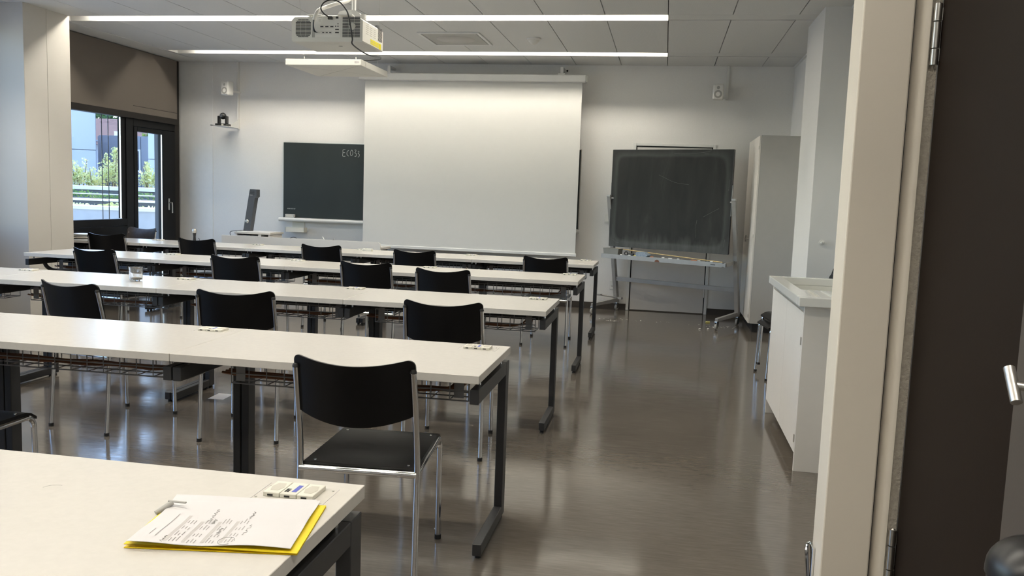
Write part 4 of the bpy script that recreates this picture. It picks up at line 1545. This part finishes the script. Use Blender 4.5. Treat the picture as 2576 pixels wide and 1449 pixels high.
obj('waste_pipe', MB().tube(spline([(.12, L_ - .06, .10), (.11, L_ - .05, .06), (.09, L_ - .04, .04)], 4), .02, 10), 'grey_plastic', t)
# ceramic top: rim + sunken field with drain ribs + bowl
m = MB()
T0, T1, Y0_, Y1_ = 0, .60, 0, 1.27
rim_ = .055
zt, zb = .919, .872
fx0, fx1, fy0, fy1 = .075, .55, .075, 1.215
m.box(T0, T1, Y0_, fy0, zb, zt, bev=.004)
m.box(T0, T1, fy1, Y1_, zb, zt, bev=.004)
m.box(T0, fx0, fy0 + .0, fy1, zb, zt, bev=.004)
m.box(fx1, T1, fy0, fy1, zb, zt, bev=.004)
m.box(fx0, fx1, fy0, .62, .842, .900)
m.box(fx0, fx1, fy1 + .001, fy1 + .02, .78, .8715)
m.box(fx0 - .02, fx0 - .001, .62, fy1, .78, .8715)
m.box(fx1 + .001, fx1 + .02, .62, fy1, .78, .8715)
m.box(fx0 - .02, fx1 + .02, .621, fy1 + .02, .766, .7795)
top_ = obj('sink_top', m, 'ceramic', t)
for k in range(6):
    x = .135 + k * .070
    m = MB()
    m.tube(spline([(x, .16, .900), (x, .18, .9035), (x, .45, .9035), (x, .57, .8995)], 4), .0065, 8)
    obj('drain_rib', m, 'ceramic', top_)
t = thing('wall_hook', 'small white hook on the pillar above the sink', 'hook', (1.305, 7.45, 1.075))
obj('plate', MB().lathe([(.0, -.004), (.022, -.004), (.024, 0)], 16, (0, 0, 0), 'y'), 'white_plastic', t)
obj('peg', MB().tube(spline([(0, -.004, 0), (0, -.03, 0), (0, -.045, .012)], 4), .011, 10), 'white_plastic', t)

# ------------------------------------------------------------------ outside: terrace, planters, buildings
struct('terrace', bx(-40, -6.76, -8, 50, -.3, -.12), 'concrete', 'pale concrete terrace outside the window')
def planter(y0, y1, x0, x1, zt, cap, label, mt, cth=.05):
    t = thing('planter_box', label, 'planter', ((x0 + x1) / 2, y0, -.12))
    hx = (x1 - x0) / 2
    obj('wall', bx(-hx, hx, 0, y1 - y0, 0, zt - cth + .12), mt, t)
    obj('cap', bx(-hx - .02, hx + .02, -.03, (y1 - y0), zt - cth + .12, zt + .12, bev=.004, seg=1), cap, t)
    return t
planter(11.4, 11.85, -16, -7.3, .995, 'cap_white', 'nearest long pale planter wall outside the window', 'concrete')
planter(12.5, 12.9, -18, -7.3, 1.075, 'cap_white', 'second planter wall with a white cap outside', 'dark_planter', .03)
pw_ = planter(14.1, 14.5, -20, -7.3, 1.275, 'cap_white', 'highest planter wall with bright white cap outside', 'dark_planter', .07)
obj('soil_bed', bx(-6.35, 6.35, .401, 2.2, 0, 1.335), 'soil', pw_)
t = thing('terrace_rail', 'thin metal rail between the planters outside', 'railing', (-12, 12.95, 1.15))
obj('bar', MB().tube([(-6, 0, 0), (4.6, 0, 0)], .012, 6), 'satin_steel', t)
for x in (-5, -2, 1, 4):
    obj('post', MB().tube([(x, 0, -1.27), (x, 0, 0)], .012, 6), 'satin_steel', t)

def leaves(m, n, c, rad, size, rnd, mi=0):
    for _ in range(n):
        while True:
            v = Vector((rnd.uniform(-1, 1), rnd.uniform(-1, 1), rnd.uniform(-1, 1)))
            if v.length <= 1:
                break
        v = v * (.55 + .45 * rnd.random())
        p = Vector(c) + Vector((v.x * rad[0], v.y * rad[1], v.z * rad[2]))
        ax = Vector((rnd.uniform(-1, 1), rnd.uniform(-1, 1), rnd.uniform(-.6, .9))).normalized()
        sd = ax.orthogonal().normalized()
        L = size * rnd.uniform(.6, 1.3)
        m.quad(p - ax * L * .5, p + sd * L * .28, p + ax * L * .5, p - sd * L * .28, mi)

def shrub(x, y, z0, h, r, n, label, mt='leaf_light', size=.09, seed=1, spikes=4):
    rnd = random.Random(seed)
    t = thing('shrub', label, 'shrub', (x, y, z0))
    m = MB()
    leaves(m, int(n * .6), (0, 0, h * .32), (r, r * .7, h * .34), size, rnd)
    st_m = MB()
    for k in range(spikes):
        sx = rnd.uniform(-r * .7, r * .7)
        top = h * rnd.uniform(.65, 1.0)
        st_m.tube([(sx * .4, 0, -.3), (sx, rnd.uniform(-.1, .1), top * .95)], [.016, .005], 5)
        for i in range(int(n * .4 / spikes)):
            q_ = rnd.random()
            leaves(m, 1, (sx * (.4 + .6 * q_), 0, top * (.25 + .75 * q_)), (.13 * (1.15 - q_), .12, .05), size, rnd)
    obj('foliage', m, mt, t)
    obj('stem', st_m, 'bark', t)
Y_S = 15.0
for i, (px_ratio, h, r, n, lab, mt) in enumerate((
        (-.757, .62, .30, 620, 'loose pale green shrub at the left side of the window view', 'leaf_light'),
        (-.733, .42, .26, 460, 'low pale green shrub between the two taller shrubs outside', 'leaf_light'),
        (-.711, .90, .34, 1000, 'tall yellow green shrub behind the guide cables outside', 'leaf_light'),
        (-.690, .45, .22, 420, 'small pale shrub beside the window mullion outside', 'leaf_light'),
        (-.651, .68, .36, 1000, 'dense yellow green shrub seen through the terrace door', 'leaf_light'))):
    shrub(px_ratio * Y_S, Y_S, 1.22, h, r, n, lab, mt, .052, 20 + i, 4)
rnd = random.Random(9)
t = thing('hedge', 'low trailing green hedge along the dark planter outside', 'hedge', (-10.6, 13.55, .95))
m = MB()
for k in range(60):
    x = -3 + 5.8 * k / 59
    leaves(m, 26, (x, 0, .16 + .03 * math.sin(x * 5)), (.12, .14, .09), .055, rnd)
obj('foliage', m, 'leaf_mid', t)
obj('trough', bx(-3.1, 2.9, -.12, .2, -1.07, .12), 'dark_planter', t)
t = thing('ground_cover', 'pale silvery ground cover plants behind the nearest planter wall', 'plants', (-9.6, 12.1, .92))
m = MB()
for k in range(46):
    x = -1.5 + 3.4 * k / 45
    leaves(m, 22, (x, 0, .06 + .02 * math.sin(x * 7)), (.10, .16, .05), .05, rnd)
obj('foliage', m, 'leaf_light', t)
obj('bed', bx(-6, 2.0, -.24, .30, -1.04, .03), 'gravel', t)

def building(name, label, x0, x1, y0, depth, ztop, mt, cols, rows, wins, rz=0):
    """front right corner at (x1, y0); the front runs to local -x"""
    t = thing(name, label, 'building', (x1, y0, -.12), rz)
    L = x1 - x0
    obj('wall', bx(-L, 0, .06, depth, 0, ztop + .12), 'facade_dark', t)
    g = .012
    for i in range(cols):
        for j in range(len(rows) - 1):
            a, b = -L + L * i / cols, -L + L * (i + 1) / cols
            obj('panel', bx(a + g, b - g, 0, .06, rows[j] + g, rows[j + 1] - g), mt, t)
    for (wx0, wx1, z0, z1) in wins:
        wf = obj('window', bx(wx0 - .05, wx1 + .05, -.03, -.001, z0 - .05, z1 + .05), 'cap_white', t)
        obj('pane', bx(wx0, (wx0 + wx1) / 2 - .02, -.036, -.0305, z0, z1), 'far_glass', wf)
        obj('pane', bx((wx0 + wx1) / 2 + .02, wx1, -.036, -.0305, z0, z1), 'far_glass', wf)
    return t
building('office_building', 'tall pale blue panelled building outside on the left', -27.5, -16.05, 22, 5, 7.5, 'facade', 9, [0, 2.35, 3.9, 5.4, 7.6], [(-1.7, -.75, 3.1, 3.85)], R(37))
building('low_building', 'lower blue grey building with windows outside', -17.1, -14.2, 23.5, 3, 2.75, 'facade_dark', 2, [0, 1.5, 2.85], [(-2.0, -1.5, 1.85, 2.42), (-.72, -.28, 1.80, 2.38)])
building('side_building', 'pale blue building seen through the terrace door', -13.45, -7.5, 20.5, 5, 6.0, 'facade', 7, [0, 2.1, 3.6, 6.0], [])
t = thing('tiled_house', 'far house with reddish tiled roof between the buildings', 'house', (-24.2, 33, 0))
obj('wall', bx(-3, 4, 0, 5, -.12, 3.1), 'facade_dark', t)
m = MB()
m.prism([(-.3, 2.9), (5.3, 2.9), (2.5, 4.2)], -3.3, 4.3, 'x')
obj('roof', m, 'roof_tile', t)
obj('skylight', bx(.7, 1.1, .40, .47, 3.25, 3.5), 'cap_white', t)
shrub(-16.2, 25.2, 2.64, .55, .6, 420, 'green roof plants on the lower building outside', 'leaf_mid', .16, 55, 3)
for i, (x, y, z, h, r) in enumerate(((-27.0, 42, 0, 6.2, 2.0), (-31.6, 43, 0, 6.6, 2.2), (-22.6, 41, 0, 6.0, 1.9))):
    rr = random.Random(70 + i)
    t = thing('tree', ['green tree on the hill above the tiled roof, middle', 'green tree on the hill, left one', 'green tree on the hill, right one'][i], 'tree', (x, y, z - .12))
    m = MB()
    leaves(m, 900, (0, 0, h * .62), (r, r, h * .40), .55, rr)
    obj('crown', m, 'leaf_dark', t)
    obj('trunk', MB().tube([(0, 0, 0), (0, 0, h * .6)], [.2, .1], 8), 'bark', t)

bpy.context.view_layer.update()
